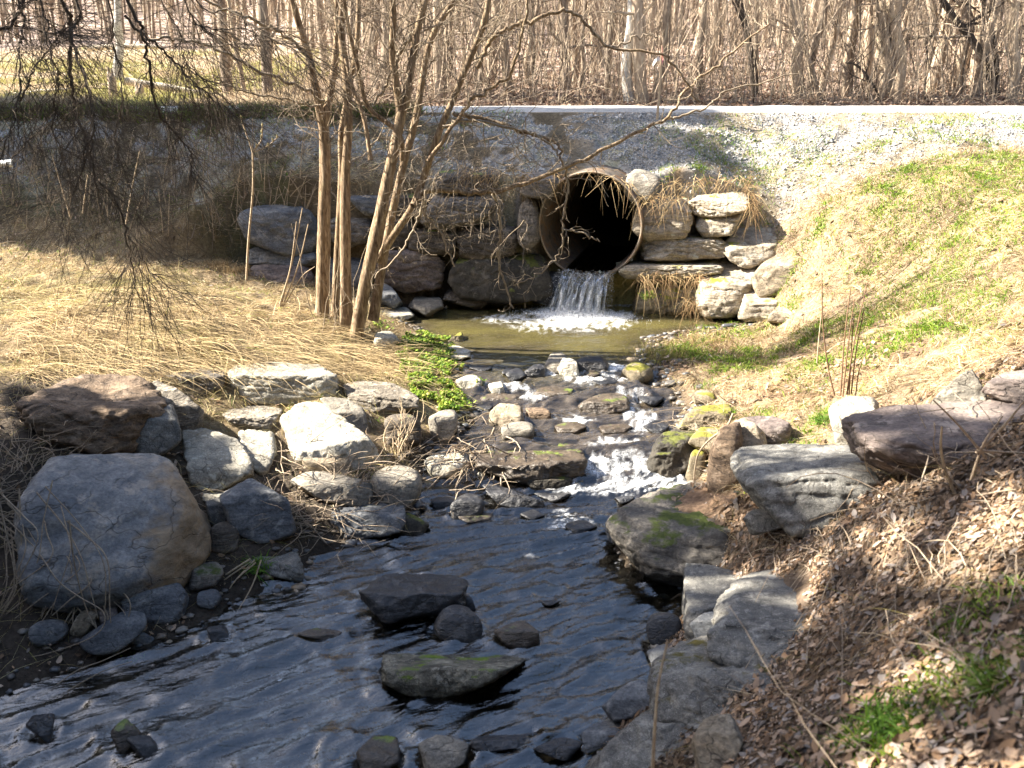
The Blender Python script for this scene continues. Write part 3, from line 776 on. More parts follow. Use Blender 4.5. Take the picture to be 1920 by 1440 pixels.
# --- in the stream
R('rock', 'dark faceted slate rock standing in the near water', [(678, 1112), (705, 1090), (760, 1075), (870, 1075), (876, 1100), (870, 1132), (800, 1150), (720, 1160), (690, 1140)], .55, 30, 'dark', cuts=8, amp=.035, lean=-.1)
R('river_stone', 'round dark brown stone in front of the faceted slate rock', [(812, 1162), (835, 1135), (870, 1135), (900, 1160), (905, 1187), (860, 1199), (820, 1184)], .65, 5, 'dark', amp=.02, cuts=1)
R('rock', 'low reddish brown stone right of the round dark brown stone', [(925, 1187), (970, 1165), (1010, 1185), (1010, 1202), (960, 1212)], .6, 11, 'wetbrown')
R('rock', 'small dark stone peeping out beside the faceted slate rock', [(850, 1117), (880, 1115), (893, 1142), (870, 1144)], .7, 9, 'dark')
R('flat_rock', 'flat pale stone with bright green moss in the near water', [(716, 1232), (780, 1222), (900, 1222), (995, 1225), (960, 1252), (880, 1287), (830, 1299), (760, 1294), (718, 1278)], .55, 18, 'mosspale', lean=.1, thick=.30)
R('river_stone', 'round dark stone where the still side water meets the riffle', [(843, 952), (870, 925), (900, 930), (908, 955), (890, 972), (855, 974)], .65, 5, 'dark', amp=.02, cuts=1)
R('rock', 'low dark stone left of the round riffle stone', [(808, 937), (850, 930), (858, 945), (820, 953)], .5, 9, 'dark')
R('rock', 'thin dark sliver of slate below the cascade', [(905, 907), (935, 910), (1020, 940), (1010, 953), (950, 945)], .5, 12, 'dark', thick=.12)
R('flat_rock', 'broad wet brown ledge beside the white cascade', [(880, 850), (930, 828), (1075, 822), (1095, 850), (1085, 888), (1000, 897), (905, 875)], .45, 14, 'wetbrown', amp=.05, thick=.40, lean=0)
R('rock', 'mossy wet stone under the broad brown ledge', [(975, 897), (1020, 885), (1075, 895), (1070, 914), (1000, 918)], .5, 9, 'darkmoss')
R('rock', 'white rounded rock under the debris roots', [(795, 872), (830, 840), (870, 840), (882, 870), (850, 890), (810, 890)], .45, 8, 'pale', amp=.04)
R('rock', 'long tan flat stone below the broad brown ledge', [(905, 864), (930, 855), (995, 875), (1000, 890), (940, 897), (915, 887)], .45, 10, 'tan', amp=.05)
R('river_stone', 'little pale stone at the tip of the long tan flat stone', [(892, 890), (910, 880), (918, 890), (905, 900)], .5, 6, 'pale')
R('river_stone', 'smooth grey brick sized stone under the roots', [(940, 802), (985, 790), (1003, 800), (1000, 822), (945, 827)], .55, 8, 'greytan', amp=.02)
R('rock', 'tan broken stone above the smooth grey stone', [(917, 775), (950, 755), (975, 762), (985, 790), (940, 802), (918, 792)], .5, 12, 'tan')
R('rock', 'brown wet stone at the end of the tan broken stone', [(985, 768), (1025, 763), (1033, 782), (1020, 792), (995, 792)], .6, 9, 'brown')
R('rock', 'upright rounded grey stone below the cress patch', [(803, 792), (830, 768), (855, 770), (858, 800), (835, 827), (808, 822)], .65, 8, 'greytan')
R('rock', 'pale grey stone with a sprig of cress on it', [(855, 717), (880, 702), (905, 715), (900, 737), (870, 737)], .6, 10, 'pale')
R('rock', 'small white chip beside the cress sprig stone', [(915, 722), (940, 715), (947, 735), (925, 740)], .5, 10, 'pale')
R('rock', 'grey tan stone splitting the water at the pool outlet', [(1017, 692), (1030, 663), (1060, 660), (1080, 690), (1050, 697)], .5, 10, 'greytan')
R('rock', 'pale stone with moss foot at the pool outlet', [(1045, 692), (1060, 670), (1080, 680), (1086, 702), (1055, 707)], .6, 10, 'pale')
R('rock', 'black log shaped wet stone at the pool outlet', [(1075, 687), (1090, 668), (1130, 672), (1143, 685), (1140, 699), (1090, 699)], .75, 8, 'dark')
R('rock', 'black wedge stone left of the pool outlet stones', [(983, 697), (1010, 683), (1022, 690), (1022, 707), (990, 709)], .6, 10, 'dark')
R('rock', 'wet dark bump of stone under the sliding water', [(948, 702), (975, 690), (987, 705), (960, 714)], .5, 7, 'dark')
R('rock', 'moss capped stone beside the white chute of water', [(1165, 697), (1190, 678), (1220, 690), (1226, 710), (1190, 717)], .6, 8, 'moss')
R('rock', 'tilted brown wet block in the middle of the riffle', [(1085, 762), (1125, 735), (1170, 735), (1183, 768), (1130, 777), (1095, 775)], .5, 14, 'wetbrown', thick=.3)
R('flat_rock', 'pale flat stone at the tip of the cress patch', [(830, 657), (860, 648), (884, 660), (860, 670)], .4, 9, 'pale')
R('flat_rock', 'thin white stone plate below the pale flat stone', [(835, 668), (882, 661), (883, 669), (845, 675)], .5, 14, 'pale', thick=.12)
R('rock', 'small mossy pointed stone at the pool edge', [(835, 642), (865, 622), (872, 642)], .6, 14, 'moss')
R('rock', 'rusty rounded stone just under the surface', [(900, 745), (930, 735), (975, 742), (960, 757), (920, 757)], .4, 6, 'wetbrown')
R('rock', 'small dark flat stone in the riffle near the mossy bank', [(1166, 715), (1190, 712), (1203, 728), (1180, 725)], .5, 9, 'dark')
G = 'flat wet stones in the riffle'
for i, q in enumerate([[(1000, 735), (1030, 722), (1075, 728), (1070, 742), (1015, 745)], [(1110, 715), (1140, 706), (1160, 716), (1135, 724)], [(890, 765), (905, 752), (925, 760), (910, 772)],
          [(1040, 800), (1070, 790), (1100, 800), (1080, 812), (1050, 812)], [(1195, 745), (1220, 735), (1245, 748), (1225, 760)], [(940, 700), (950, 690), (968, 696), (955, 705)], [(1120, 800), (1150, 790), (1185, 800), (1165, 812), (1130, 812)],
          [(1205, 800), (1235, 788), (1255, 800), (1235, 815)], [(880, 690), (900, 682), (925, 688), (905, 697)], [(1095, 700), (1110, 694), (1125, 702), (1108, 708)], [(1000, 925), (1040, 912), (1075, 925), (1040, 938)],
          [(975, 965), (1000, 955), (1022, 966), (1000, 975)], [(850, 960), (880, 950), (930, 958), (925, 975), (870, 978)], [(1060, 985), (1090, 975), (1120, 988), (1085, 1000)], [(1010, 1125), (1030, 1118), (1050, 1126), (1030, 1135)],
          [(560, 1190), (600, 1178), (640, 1188), (610, 1200)], [(1150, 930), (1175, 922), (1190, 934), (1165, 942)]]):
    R('flat_stone', 'flat wet stone barely breaking the rippled stream', q, .35, 10, 'dark' if i % 3 else 'wetbrown', group=G, thick=None if i % 2 else .2)
# --- right bank
R('boulder', 'black moss covered boulder beside the cascade', [(1208, 862), (1245, 815), (1290, 797), (1320, 830), (1312, 862), (1270, 885), (1220, 875)], .55, 9, 'darkmoss', amp=.05)
R('rock', 'round mossy stone hanging over the dark hollow', [(1285, 892), (1300, 850), (1325, 840), (1322, 882), (1300, 907)], .7, 7, 'moss')
R('rock', 'tall brown stone behind the forked twig', [(1325, 905), (1335, 840), (1360, 800), (1388, 790), (1392, 850), (1385, 893), (1350, 912)], .8, 10, 'brown')
R('rock', 'buff angular stone beside the grey slab', [(1362, 842), (1370, 800), (1395, 780), (1432, 815), (1437, 842), (1400, 875)], .75, 13, 'tan')
R('rock', 'smooth purplish brown rock behind the buff angular stone', [(1390, 790), (1440, 780), (1482, 800), (1476, 832), (1440, 842)], .6, 8, 'purple')
R('rock', 'tan stone with yellow moss at the mossy bank', [(1272, 797), (1300, 765), (1370, 758), (1377, 797), (1320, 803)], .6, 12, 'moss', amp=.05)
R('rock', 'small moss cushion stone above the tan mossy stone', [(1298, 737), (1320, 730), (1340, 737), (1342, 757), (1305, 757)], .6, 8, 'moss')
R('rock', 'tan mossy stone above the black moss boulder', [(1290, 830), (1310, 800), (1370, 800), (1372, 835), (1330, 845)], .6, 11, 'moss')
R('boulder', 'big blocky grey concrete slab on the far bank', [(1376, 868), (1392, 838), (1480, 828), (1590, 830), (1640, 928), (1652, 957), (1560, 978), (1470, 965), (1440, 945), (1390, 900)], .58, 18, 'conc', lean=.1, thick=.5)
R('boulder', 'long sloping slate boulder with green moss by the water', [(1135, 1002), (1170, 970), (1260, 930), (1390, 900), (1440, 930), (1482, 990), (1470, 1022), (1400, 1085), (1240, 1080), (1190, 1060), (1148, 1032)], .42, 12, 'mossslate', amp=.05, thick=.6)
R('rock', 'small square concrete block on the mossy sloping boulder', [(1396, 972), (1420, 953), (1470, 957), (1480, 985), (1410, 997)], .75, 18, 'conc', Y=5.45)
R('rock', 'small greenish stone at the nose of the mossy sloping boulder', [(1133, 992), (1155, 980), (1174, 990), (1165, 1014), (1145, 1014)], .65, 8, 'slate')
R('flat_rock', 'upright speckled grey slab end at the water', [(1290, 1050), (1340, 1056), (1405, 1075), (1400, 1125), (1365, 1150), (1335, 1185), (1276, 1180)], .35, 26, 'conc', thick=.4)
R('flat_rock', 'broad tilted grey slab under the driftwood twigs', [(1345, 1140), (1390, 1085), (1540, 1045), (1700, 1050), (1690, 1120), (1560, 1200), (1430, 1235), (1355, 1215)], .22, 24, 'conc', thick=.75, tilt=.18)
R('river_stone', 'smooth round black stone at the foot of the slabs', [(1212, 1177), (1230, 1148), (1260, 1148), (1278, 1170), (1270, 1192), (1225, 1202)], .7, 5, 'dark', amp=.015, cuts=0)
R('rock', 'dark grey stone between the tilted slabs', [(1293, 1172), (1320, 1148), (1355, 1150), (1363, 1192), (1310, 1198)], .65, 10, 'slate')
R('flat_rock', 'flat grey stone under the round black stone', [(1213, 1222), (1280, 1188), (1302, 1202), (1290, 1228), (1225, 1244)], .4, 14, 'slate', thick=.2)
R('boulder', 'pebbly concrete lump with brown moss stripe at the water', [(1222, 1300), (1250, 1210), (1370, 1185), (1500, 1200), (1470, 1262), (1380, 1310), (1290, 1350), (1225, 1345)], .45, 14, 'concmoss', amp=.06, thick=.45)
R('rock', 'dark blue slate wedge beside the pebbly concrete lump', [(1130, 1322), (1180, 1288), (1228, 1278), (1228, 1332), (1150, 1342)], .5, 16, 'slate')
R('flat_rock', 'flat lilac grey slate reaching into the near water', [(1092, 1372), (1150, 1345), (1215, 1333), (1224, 1357), (1150, 1390), (1105, 1400)], .4, 16, 'slate', thick=.2)
R('boulder', 'rough mossy concrete lump at the bottom edge', [(1095, 1450), (1140, 1400), (1235, 1345), (1330, 1300), (1410, 1280), (1450, 1310), (1360, 1400), (1270, 1470)], .45, 13, 'concmoss', amp=.07, thick=.4)
R('rock', 'tan sunlit stone among the leaves at the bottom edge', [(1298, 1402), (1330, 1350), (1370, 1342), (1395, 1400), (1355, 1450), (1310, 1450)], .6, 11, 'tan')
R('boulder', 'broad purplish brown boulder on the leafy bank', [(1587, 785), (1640, 757), (1760, 745), (1905, 745), (1965, 790), (1890, 850), (1800, 893), (1700, 883), (1610, 852)], .52, 15, 'purple', amp=.045, lean=-.25)
R('rock', 'pointed grey stone standing behind the purplish brown boulder', [(1746, 752), (1815, 692), (1843, 742), (1835, 762), (1790, 765)], .9, 24, 'greytan', Y=5.5, cuts=3)
R('rock', 'pale stone at the left end of the purplish brown boulder', [(1558, 765), (1590, 742), (1645, 745), (1620, 830), (1575, 838)], .7, 12, 'slab')
R('rock', 'brown stone above the right end of the purplish brown boulder', [(1850, 730), (1880, 700), (1930, 690), (1970, 735), (1900, 750)], .6, 11, 'purple', Y=5.3)
# --- bottom edge of the stream
R('rock', 'low tan stone breaking the water at the bottom edge', [(668, 1412), (700, 1380), (742, 1385), (752, 1425), (690, 1445)], .4, 12, 'wetbrown')
R('rock', 'grey brown stone breaking the water next to the low tan one', [(783, 1402), (830, 1380), (882, 1400), (872, 1435), (800, 1440)], .4, 12, 'greytan')
R('flat_rock', 'long black flat stone near the bottom edge', [(878, 1390), (960, 1365), (1003, 1370), (985, 1397), (900, 1404)], .4, 14, 'dark', thick=.15)
R('rock', 'dark green stone between the black flat stone and the bank', [(1000, 1405), (1050, 1385), (1092, 1395), (1062, 1420)], .5, 9, 'dark')
R('rock', 'dark stone in the bottom corner shallows', [(50, 1364), (60, 1340), (97, 1340), (92, 1384)], .6, 9, 'dark')
R('rock', 'brown black stone in the pebbly shallows', [(208, 1378), (232, 1350), (262, 1380), (240, 1405)], .6, 7, 'wetbrown')
R('rock', 'black stone touching the brown black stone', [(235, 1388), (270, 1380), (294, 1402), (280, 1425)], .6, 7, 'dark')
R('rock', 'small black stone at the dark water edge', [(388, 1182), (420, 1173), (432, 1197), (400, 1203)], .6, 8, 'dark')
# --- headwall: shaded stones to the culvert's left
WY = 12.95
R('boulder', 'long blue grey boulder on top of the shaded wall', [(452, 400), (490, 376), (560, 385), (600, 420), (598, 462), (540, 465), (460, 445)], .7, 9, 'slate', Y=WY, thick=.5)
R('flat_rock', 'flat grey stone under the long blue grey boulder', [(465, 470), (530, 452), (600, 462), (600, 492), (520, 495), (470, 490)], .5, 12, 'slate', Y=WY - .05, thick=.5)
R('boulder', 'rounded brown boulder low in the shaded wall behind the tree', [(468, 515), (500, 483), (560, 486), (595, 520), (592, 562), (520, 562), (475, 550)], .6, 8, 'purple', Y=WY - .45, thick=.45)
R('boulder', 'large purplish boulder right of the tree stems', [(690, 510), (702, 470), (740, 453), (800, 460), (832, 490), (830, 530), (760, 534)], .7, 11, 'purple', Y=WY - .1, thick=.5)
R('rock', 'brown stone seen between the tree stems', [(600, 430), (640, 405), (695, 400), (700, 445), (640, 460)], .7, 10, 'wallgrey', Y=WY + .1, thick=.4)
R('rock', 'grey blue stone low between the tree stems', [(600, 500), (640, 470), (692, 470), (694, 530), (640, 550), (605, 545)], .7, 10, 'slate', Y=WY, thick=.4)
R('flat_rock', 'long grey brown capstone over the shaded wall', [(790, 400), (815, 370), (900, 355), (940, 365), (930, 395), (870, 415), (800, 418)], .65, 12, 'wallgrey', Y=WY + .1, thick=.5)
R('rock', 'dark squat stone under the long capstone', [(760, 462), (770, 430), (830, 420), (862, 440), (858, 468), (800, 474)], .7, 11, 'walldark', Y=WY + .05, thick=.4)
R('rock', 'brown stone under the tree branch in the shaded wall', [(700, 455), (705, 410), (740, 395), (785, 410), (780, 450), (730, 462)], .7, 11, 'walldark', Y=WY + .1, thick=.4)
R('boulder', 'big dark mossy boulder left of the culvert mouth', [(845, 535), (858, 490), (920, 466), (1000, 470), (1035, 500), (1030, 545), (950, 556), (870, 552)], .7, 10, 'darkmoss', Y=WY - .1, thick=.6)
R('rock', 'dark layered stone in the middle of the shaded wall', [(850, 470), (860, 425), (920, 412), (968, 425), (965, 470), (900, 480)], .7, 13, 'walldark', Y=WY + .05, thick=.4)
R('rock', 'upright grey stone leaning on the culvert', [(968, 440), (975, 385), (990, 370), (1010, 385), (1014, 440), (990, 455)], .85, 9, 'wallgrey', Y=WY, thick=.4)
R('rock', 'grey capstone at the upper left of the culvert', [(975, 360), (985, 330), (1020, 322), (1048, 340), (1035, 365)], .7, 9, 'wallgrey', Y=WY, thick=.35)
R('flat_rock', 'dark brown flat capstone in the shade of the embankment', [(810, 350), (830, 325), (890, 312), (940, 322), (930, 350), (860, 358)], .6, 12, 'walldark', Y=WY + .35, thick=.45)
R('rock', 'slanted blue grey slab at the pool corner', [(700, 560), (705, 535), (725, 530), (755, 566), (740, 575)], .5, 14, 'slate', Y=12.3, thick=.3)
R('flat_rock', 'flat pale stone at the water edge of the pool', [(690, 592), (720, 574), (760, 576), (778, 592), (750, 605), (700, 606)], .35, 12, 'slab', Y=11.9, thick=.4)
R('flat_rock', 'flat brown stone beside the flat pale one in the pool corner', [(764, 577), (780, 558), (825, 556), (832, 578), (800, 592)], .45, 12, 'greytan', Y=12.4, thick=.35)
R('rock', 'black stone under the left lip of the culvert', [(995, 560), (1005, 515), (1045, 505), (1060, 530), (1050, 565)], .8, 9, 'dark', Y=WY, thick=.4)
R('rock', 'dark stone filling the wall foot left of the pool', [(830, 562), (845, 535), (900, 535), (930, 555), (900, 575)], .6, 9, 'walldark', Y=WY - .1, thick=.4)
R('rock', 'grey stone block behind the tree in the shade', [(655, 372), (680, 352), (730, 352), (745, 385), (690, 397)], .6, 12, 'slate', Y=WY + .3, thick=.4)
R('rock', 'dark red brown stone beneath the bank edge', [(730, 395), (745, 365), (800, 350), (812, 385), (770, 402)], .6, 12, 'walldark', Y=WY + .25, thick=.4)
# --- headwall: sunlit stones to the culvert's right
R('rock', 'rounded grey brown stone above the right side of the culvert', [(1168, 355), (1185, 322), (1215, 316), (1237, 335), (1232, 362), (1195, 376)], .75, 8, 'greytan', Y=WY, thick=.4)
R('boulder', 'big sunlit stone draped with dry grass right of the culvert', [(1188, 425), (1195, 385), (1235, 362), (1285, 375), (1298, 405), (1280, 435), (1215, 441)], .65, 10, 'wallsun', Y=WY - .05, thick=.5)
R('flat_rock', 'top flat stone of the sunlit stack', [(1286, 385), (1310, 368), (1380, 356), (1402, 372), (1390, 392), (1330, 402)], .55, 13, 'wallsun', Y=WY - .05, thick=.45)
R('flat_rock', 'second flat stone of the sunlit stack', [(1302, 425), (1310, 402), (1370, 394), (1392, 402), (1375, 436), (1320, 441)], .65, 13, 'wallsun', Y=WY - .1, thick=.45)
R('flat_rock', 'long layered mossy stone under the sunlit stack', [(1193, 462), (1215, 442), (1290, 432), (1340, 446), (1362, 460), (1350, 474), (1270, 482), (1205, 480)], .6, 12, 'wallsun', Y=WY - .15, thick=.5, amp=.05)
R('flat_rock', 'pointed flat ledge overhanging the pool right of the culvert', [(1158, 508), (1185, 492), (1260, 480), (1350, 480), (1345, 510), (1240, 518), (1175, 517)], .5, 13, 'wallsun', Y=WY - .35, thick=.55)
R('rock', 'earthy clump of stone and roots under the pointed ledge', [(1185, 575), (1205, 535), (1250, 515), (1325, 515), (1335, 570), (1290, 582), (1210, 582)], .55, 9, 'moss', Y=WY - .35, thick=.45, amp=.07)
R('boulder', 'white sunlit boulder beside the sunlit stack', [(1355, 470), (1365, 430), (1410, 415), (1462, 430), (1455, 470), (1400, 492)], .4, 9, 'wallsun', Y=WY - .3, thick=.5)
R('boulder', 'large pale sloping boulder at the right pool edge', [(1308, 560), (1318, 510), (1355, 478), (1420, 485), (1425, 540), (1380, 585), (1325, 583)], .45, 9, 'wallsun', Y=WY - .75, thick=.6)
R('rock', 'angular brown boulder with a dark split face on the right bank', [(1412, 525), (1440, 490), (1475, 468), (1500, 495), (1500, 530), (1430, 545)], .55, 20, 'tan', Y=12.0, thick=.4)
R('rock', 'dark brown stone under the angular split boulder', [(1425, 560), (1440, 537), (1500, 528), (1505, 555), (1475, 577)], .8, 16, 'brown', Y=11.95, thick=.35)
R('rock', 'buff stone half buried at the pool corner of the right bank', [(1385, 590), (1400, 548), (1425, 545), (1470, 575), (1440, 598)], .5, 11, 'wallsun', Y=11.7, thick=.35)
R('rock', 'low pinkish stone at the end of the pool', [(1440, 600), (1460, 575), (1490, 585), (1480, 605)], .5, 9, 'tan', Y=11.3)

# water goes in once the stones are known
_V, _F, _fo, _mu, _io, _ri = build_water()
stream_water = np_mesh('stream_water', _V, _F, M_water, extra={'foam': _fo, 'murk': _mu, 'ior': _io, 'riffle': _ri})
tag(stream_water, 'clear shallow stream with ripples and foam running from the culvert pool', 'stream', kind='structure')
falling_water()

def clear_of_rocks(x, y, z=None, grow=1.0):
    z = Hs(x, y)
    ok = np.ones(len(x), bool)
    q = np.stack([x, y, z], -1) - PIPE_C; al = q @ PIPE_D; rd = np.linalg.norm(q - al[:, None] * PIPE_D, axis=1)
    ok &= ~((rd < PIPE_R + .10) & (al > -.7) & (al < 1.4))
    for cx, cy, a, b, top in ROCKS:
        m = ((x - cx) / (a * grow)) ** 2 + ((y - cy) / (b * grow)) ** 2 < 1
        if z is not None: m &= z < top - .04
        ok &= ~m
    return ok
# ------------------------------------------------------------------ trees
def unit(v): return v / (np.linalg.norm(v) + 1e-9)

def grow(out, p, d, L, r0, depth, r, wander=.22, trop=(0, 0, .05), kids=(3, 5), kidlen=(.35, .65), ang=(.5, 1.0), segs=7, tip=.35, start=.2):
    """one limb and, recursively, its side limbs: list of (points, radii, depth)"""
    P = [np.array(p, float)]; d = unit(np.array(d, float)); tr = np.array(trop)
    for i in range(segs):
        d = unit(d + r.normal(size=3) * wander + tr); P.append(P[-1] + d * L / segs)
    P = np.array(P); R = np.linspace(r0, r0 * tip, segs + 1)
    out.append((P, R, depth))
    if depth <= 0: return
    for _ in range(r.integers(kids[0], kids[1] + 1)):
        t = r.uniform(start, .98); i = min(int(t * segs), segs - 1); q = lerp(P[i], P[i + 1], t * segs - i)
        ax = unit(P[i + 1] - P[i]); s = unit(np.cross(ax, r.normal(size=3))); a = r.uniform(*ang)
        grow(out, q, ax * math.cos(a) + s * math.sin(a), L * r.uniform(*kidlen) * (1.1 - .4 * t), lerp(r0, r0 * tip, t) * r.uniform(.45, .7), depth - 1, r, wander * 1.1, trop, kids, kidlen, ang, max(4, segs - 1), tip, .1)

def side_twigs(out, P, R, r, n, L, rr, depth=1, trop=(0, 0, 0), ang=(.5, 1.1), wander=.25, bias=None):
    for _ in range(n):
        t = r.uniform(.08, 1.0) * (len(P) - 1); i = min(int(t), len(P) - 2); q = lerp(P[i], P[i + 1], t - i)
        ax = unit(P[i + 1] - P[i]); s = unit(np.cross(ax, r.normal(size=3))); a = r.uniform(*ang)
        d = ax * math.cos(a) + s * math.sin(a)
        if bias is not None: d = unit(d + np.array(bias))
        grow(out, q, d, L * r.uniform(.5, 1.3), min(rr, R[i] * .7), depth, r, wander, trop, (2, 4), (.35, .7), (.4, 1.0), 6, .4, .15)

def emit(name, polys, mat, parent=None, sides=5, origin=None):
    V, F = tubes([(p, q) for p, q, *_ in polys], sides)
    return np_mesh(name, V, F, mat, parent, origin=None if parent is not None else origin)

def local(root, polys):
    o = np.array(root.location); return [(p - o, q) for p, q, *_ in polys]

B_main = bark_mat('grey brown tree bark', (.085, .055, .034), (.27, .195, .125), (.46, .37, .26), 1.0)
B_twig = bark_mat('grey tan twig bark', (.15, .115, .08), (.28, .225, .165), (.40, .335, .26), 2)
B_dark = bark_mat('shade darkened twig bark', (.05, .038, .028), (.10, .076, .056), (.18, .14, .105), 2)  # overhanging boughs: the shade they hang in is put into this bark colour
B_wood = bark_mat('brown wood bark', (.13, .098, .072), (.27, .215, .165), (.39, .325, .26), .6)
B_wood2 = bark_mat('tan wood bark', (.23, .17, .12), (.40, .315, .235), (.53, .44, .345), .6)
B_dkwood = bark_mat('dark wood bark', (.03, .025, .02), (.07, .055, .045), (.13, .105, .085), .6)
B_birch = bark_mat('pale birch bark', (.30, .28, .25), (.55, .53, .50), (.68, .66, .63), .8)

# --- the many-stemmed tree on the left bank
def main_tree():
    r = np.random.default_rng(5)
    base = hit(645, 628, False); root = empty('many_stemmed_tree', base)
    tag(root, 'bare many stemmed tree with rough grey bark at the pool edge', 'tree')
    def stem(pts, Y, r0, r1, n=26, dY=0.0):
        m = len(pts); P = np.array([PY(a, b, Y + dY * i / (m - 1)) for i, (a, b) in enumerate(pts)])
        P = smooth_line(P, n); t = np.linspace(0, 1, n)
        R = lerp(r0, r1, t) * (1 + .06 * vnoise(t * 9, r0 * 99, 0, 4))
        R[0] *= 1.25; R[1] *= 1.1
        return P, R
    k = 10.6 / FPX
    S_ = [
        ([(604, 600), (606, 500), (608, 400), (610, 300), (606, 220)], 10.75, 20, 16, 0),
        ([(606, 235), (590, 160), (575, 90), (556, 30), (535, -60), (520, -150)], 10.75, 12, 7, -.4),
        ([(607, 235), (622, 160), (630, 90), (632, 20), (628, -80), (640, -200)], 10.75, 11, 7, .3),
        ([(628, 595), (632, 480), (640, 340), (640, 250), (652, 180), (668, 90), (672, 0), (660, -120)], 11.0, 11, 6, .2),
        ([(650, 618), (648, 500), (647, 400), (648, 320), (653, 240), (650, 150), (640, 60), (645, -40), (650, -180)], 10.6, 17, 7, .1),
        ([(664, 662), (676, 580), (694, 490), (712, 410), (728, 330), (742, 270), (752, 215), (762, 180)], 10.25, 19, 14, .1),
        ([(760, 190), (770, 130), (782, 60), (800, -10), (820, -110), (830, -220)], 10.35, 12, 6, .3),
        ([(752, 215), (742, 150), (735, 90), (738, 30), (728, -50), (700, -180)], 10.35, 11, 6, -.4),
        ([(700, 600), (716, 500), (736, 400), (756, 310), (778, 230), (792, 150), (806, 80), (838, 20), (880, -30), (930, -110)], 10.7, 13, 7, .4),
        ([(708, 490), (735, 445), (775, 385), (795, 330), (826, 240), (848, 190), (872, 130), (898, 70), (915, 10), (925, -80)], 10.45, 11, 7, -.3),
        ([(695, 300), (683, 225), (660, 160), (648, 110)], 10.4, 6, 5, .2),
        ([(755, 300), (748, 250), (690, 200), (672, 130), (655, 60), (640, -30)], 10.5, 7, 5, -.5),
    ]
    stems = []
    for i, (pts, Y, w0, w1, dY) in enumerate(S_):
        P, R = stem(pts, Y, w0 * k * .66, w1 * k * .62, 26, dY); stems.append((P, R))
        if i < 2 or i in (3, 4, 5, 8, 9):
            V, F = tubes(local(root, [(P, R)]), 14)
            nb = vnoise(V[:, 0] * 30, V[:, 1] * 30, V[:, 2] * 6, 3)
            nrm = V - np.repeat((P - np.array(root.location)), 14, 0)
            V = V + nrm * (.10 * nb)[:, None]
            np_mesh('stem', V, F, B_main, root)
        else:
            emit('branch', local(root, [(P, R)]), B_main, root, 9)
    # named limbs traced from the tree: low sunlit bough to the right, arching sprays
    L_ = [
        ([(775, 385), (800, 357), (860, 358), (925, 360), (985, 342), (1060, 313), (1130, 280), (1200, 245), (1250, 222), (1290, 168), (1340, 127), (1390, 83), (1440, 43)], 10.2, 5.6, 1.4, 1.0),
        ([(1250, 222), (1280, 218), (1330, 198), (1367, 170), (1493, 140)], 11.1, 2.6, 1.2, .3),
        ([(925, 360), (936, 390), (938, 440), (934, 480), (944, 525), (962, 578)], 10.5, 3.4, 1.5, 0),
        ([(1060, 313), (1064, 370), (1056, 425), (1100, 440), (1125, 452)], 10.7, 2.4, 1.2, 0),
        ([(1056, 425), (1046, 480), (1000, 520), (960, 535)], 10.7, 1.8, 1.0, -.1),
        ([(803, 300), (873, 200), (893, 180), (950, 147), (973, 90), (990, 7), (995, -60)], 10.1, 3.6, 2.0, -.2),
        ([(893, 130), (917, 80), (957, 50), (1007, 37), (1053, 23), (1090, 37), (1147, 90), (1240, 100), (1280, 143), (1310, 190)], 10.3, 4.2, 1.6, .2),
        ([(1147, 90), (1200, 68), (1235, 70)], 10.5, 2, 1, 0),
        ([(850, 215), (900, 222), (950, 235), (1000, 255), (1045, 270), (1055, 310)], 10.2, 4, 2, -.1),
        ([(830, 240), (880, 225), (960, 240), (1020, 262), (1050, 292)], 10.1, 3, 1.6, 0),
        ([(800, 355), (797, 400), (820, 425), (850, 500)], 10.2, 3, 1.4, 0),
        ([(797, 370), (775, 430), (745, 480), (700, 520)], 10.1, 2.4, 1.2, 0),
        ([(775, 60), (745, 110), (730, 150), (700, 195)], 10.4, 4, 2.5, 0),
        ([(606, 190), (560, 160), (500, 140), (430, 105), (380, 82), (330, 74), (267, 72)], 10.5, 3.2, 1.8, -1.6),
        ([(580, 110), (540, 70), (480, 40), (420, 15), (360, -10)], 10.5, 3.5, 2, -1.2),
        ([(600, 200), (550, 190), (470, 175), (400, 150)], 10.6, 2.2, 1.2, -.8),
    ]
    limbs = []
    for pts, Y, w0, w1, dY in L_:
        m = len(pts); P = smooth_line([PY(a, b, Y + dY * i / (m - 1)) for i, (a, b) in enumerate(pts)], 6 * m)
        P = P + .012 * r.normal(size=P.shape)
        limbs.append((P, np.linspace(w0 * k, w1 * k, len(P))))
    for P, R in limbs[:2] + limbs[5:9]: emit('branch', local(root, [(P, R)]), B_main if R[0] > .02 else B_twig, root, 7)
    tw = list(limbs[2:5] + limbs[9:])
    out = []
    side_twigs(out, *limbs[0], r, 20, .55, .007, 1, trop=(0, 0, -.05))
    for i in (2, 3, 4): side_twigs(out, *limbs[i], r, 8, .32, .005, 1, trop=(0, 0, -.04), wander=.4)
    for i in (5, 6, 8, 9): side_twigs(out, *limbs[i], r, 11, .5, .006, 1, trop=(0, 0, -.01), wander=.3)
    for i in (10, 11): side_twigs(out, *limbs[i], r, 8, .3, .004, 1, trop=(0, 0, -.06), wander=.4)
    for i in (13, 14, 15): side_twigs(out, *limbs[i], r, 14, .5, .005, 1, trop=(0, 0, .0))
    for i, (P, R) in enumerate(stems):
        hi = P[:, 2] > 2.0
        if hi.sum() > 3: side_twigs(out, P[hi], R[hi], r, 34 if i in (1, 2, 6, 7, 8, 9) else 13, .85, .0065, 2 if i in (1, 2, 6, 7, 9) else 1, trop=(0, 0, .03))
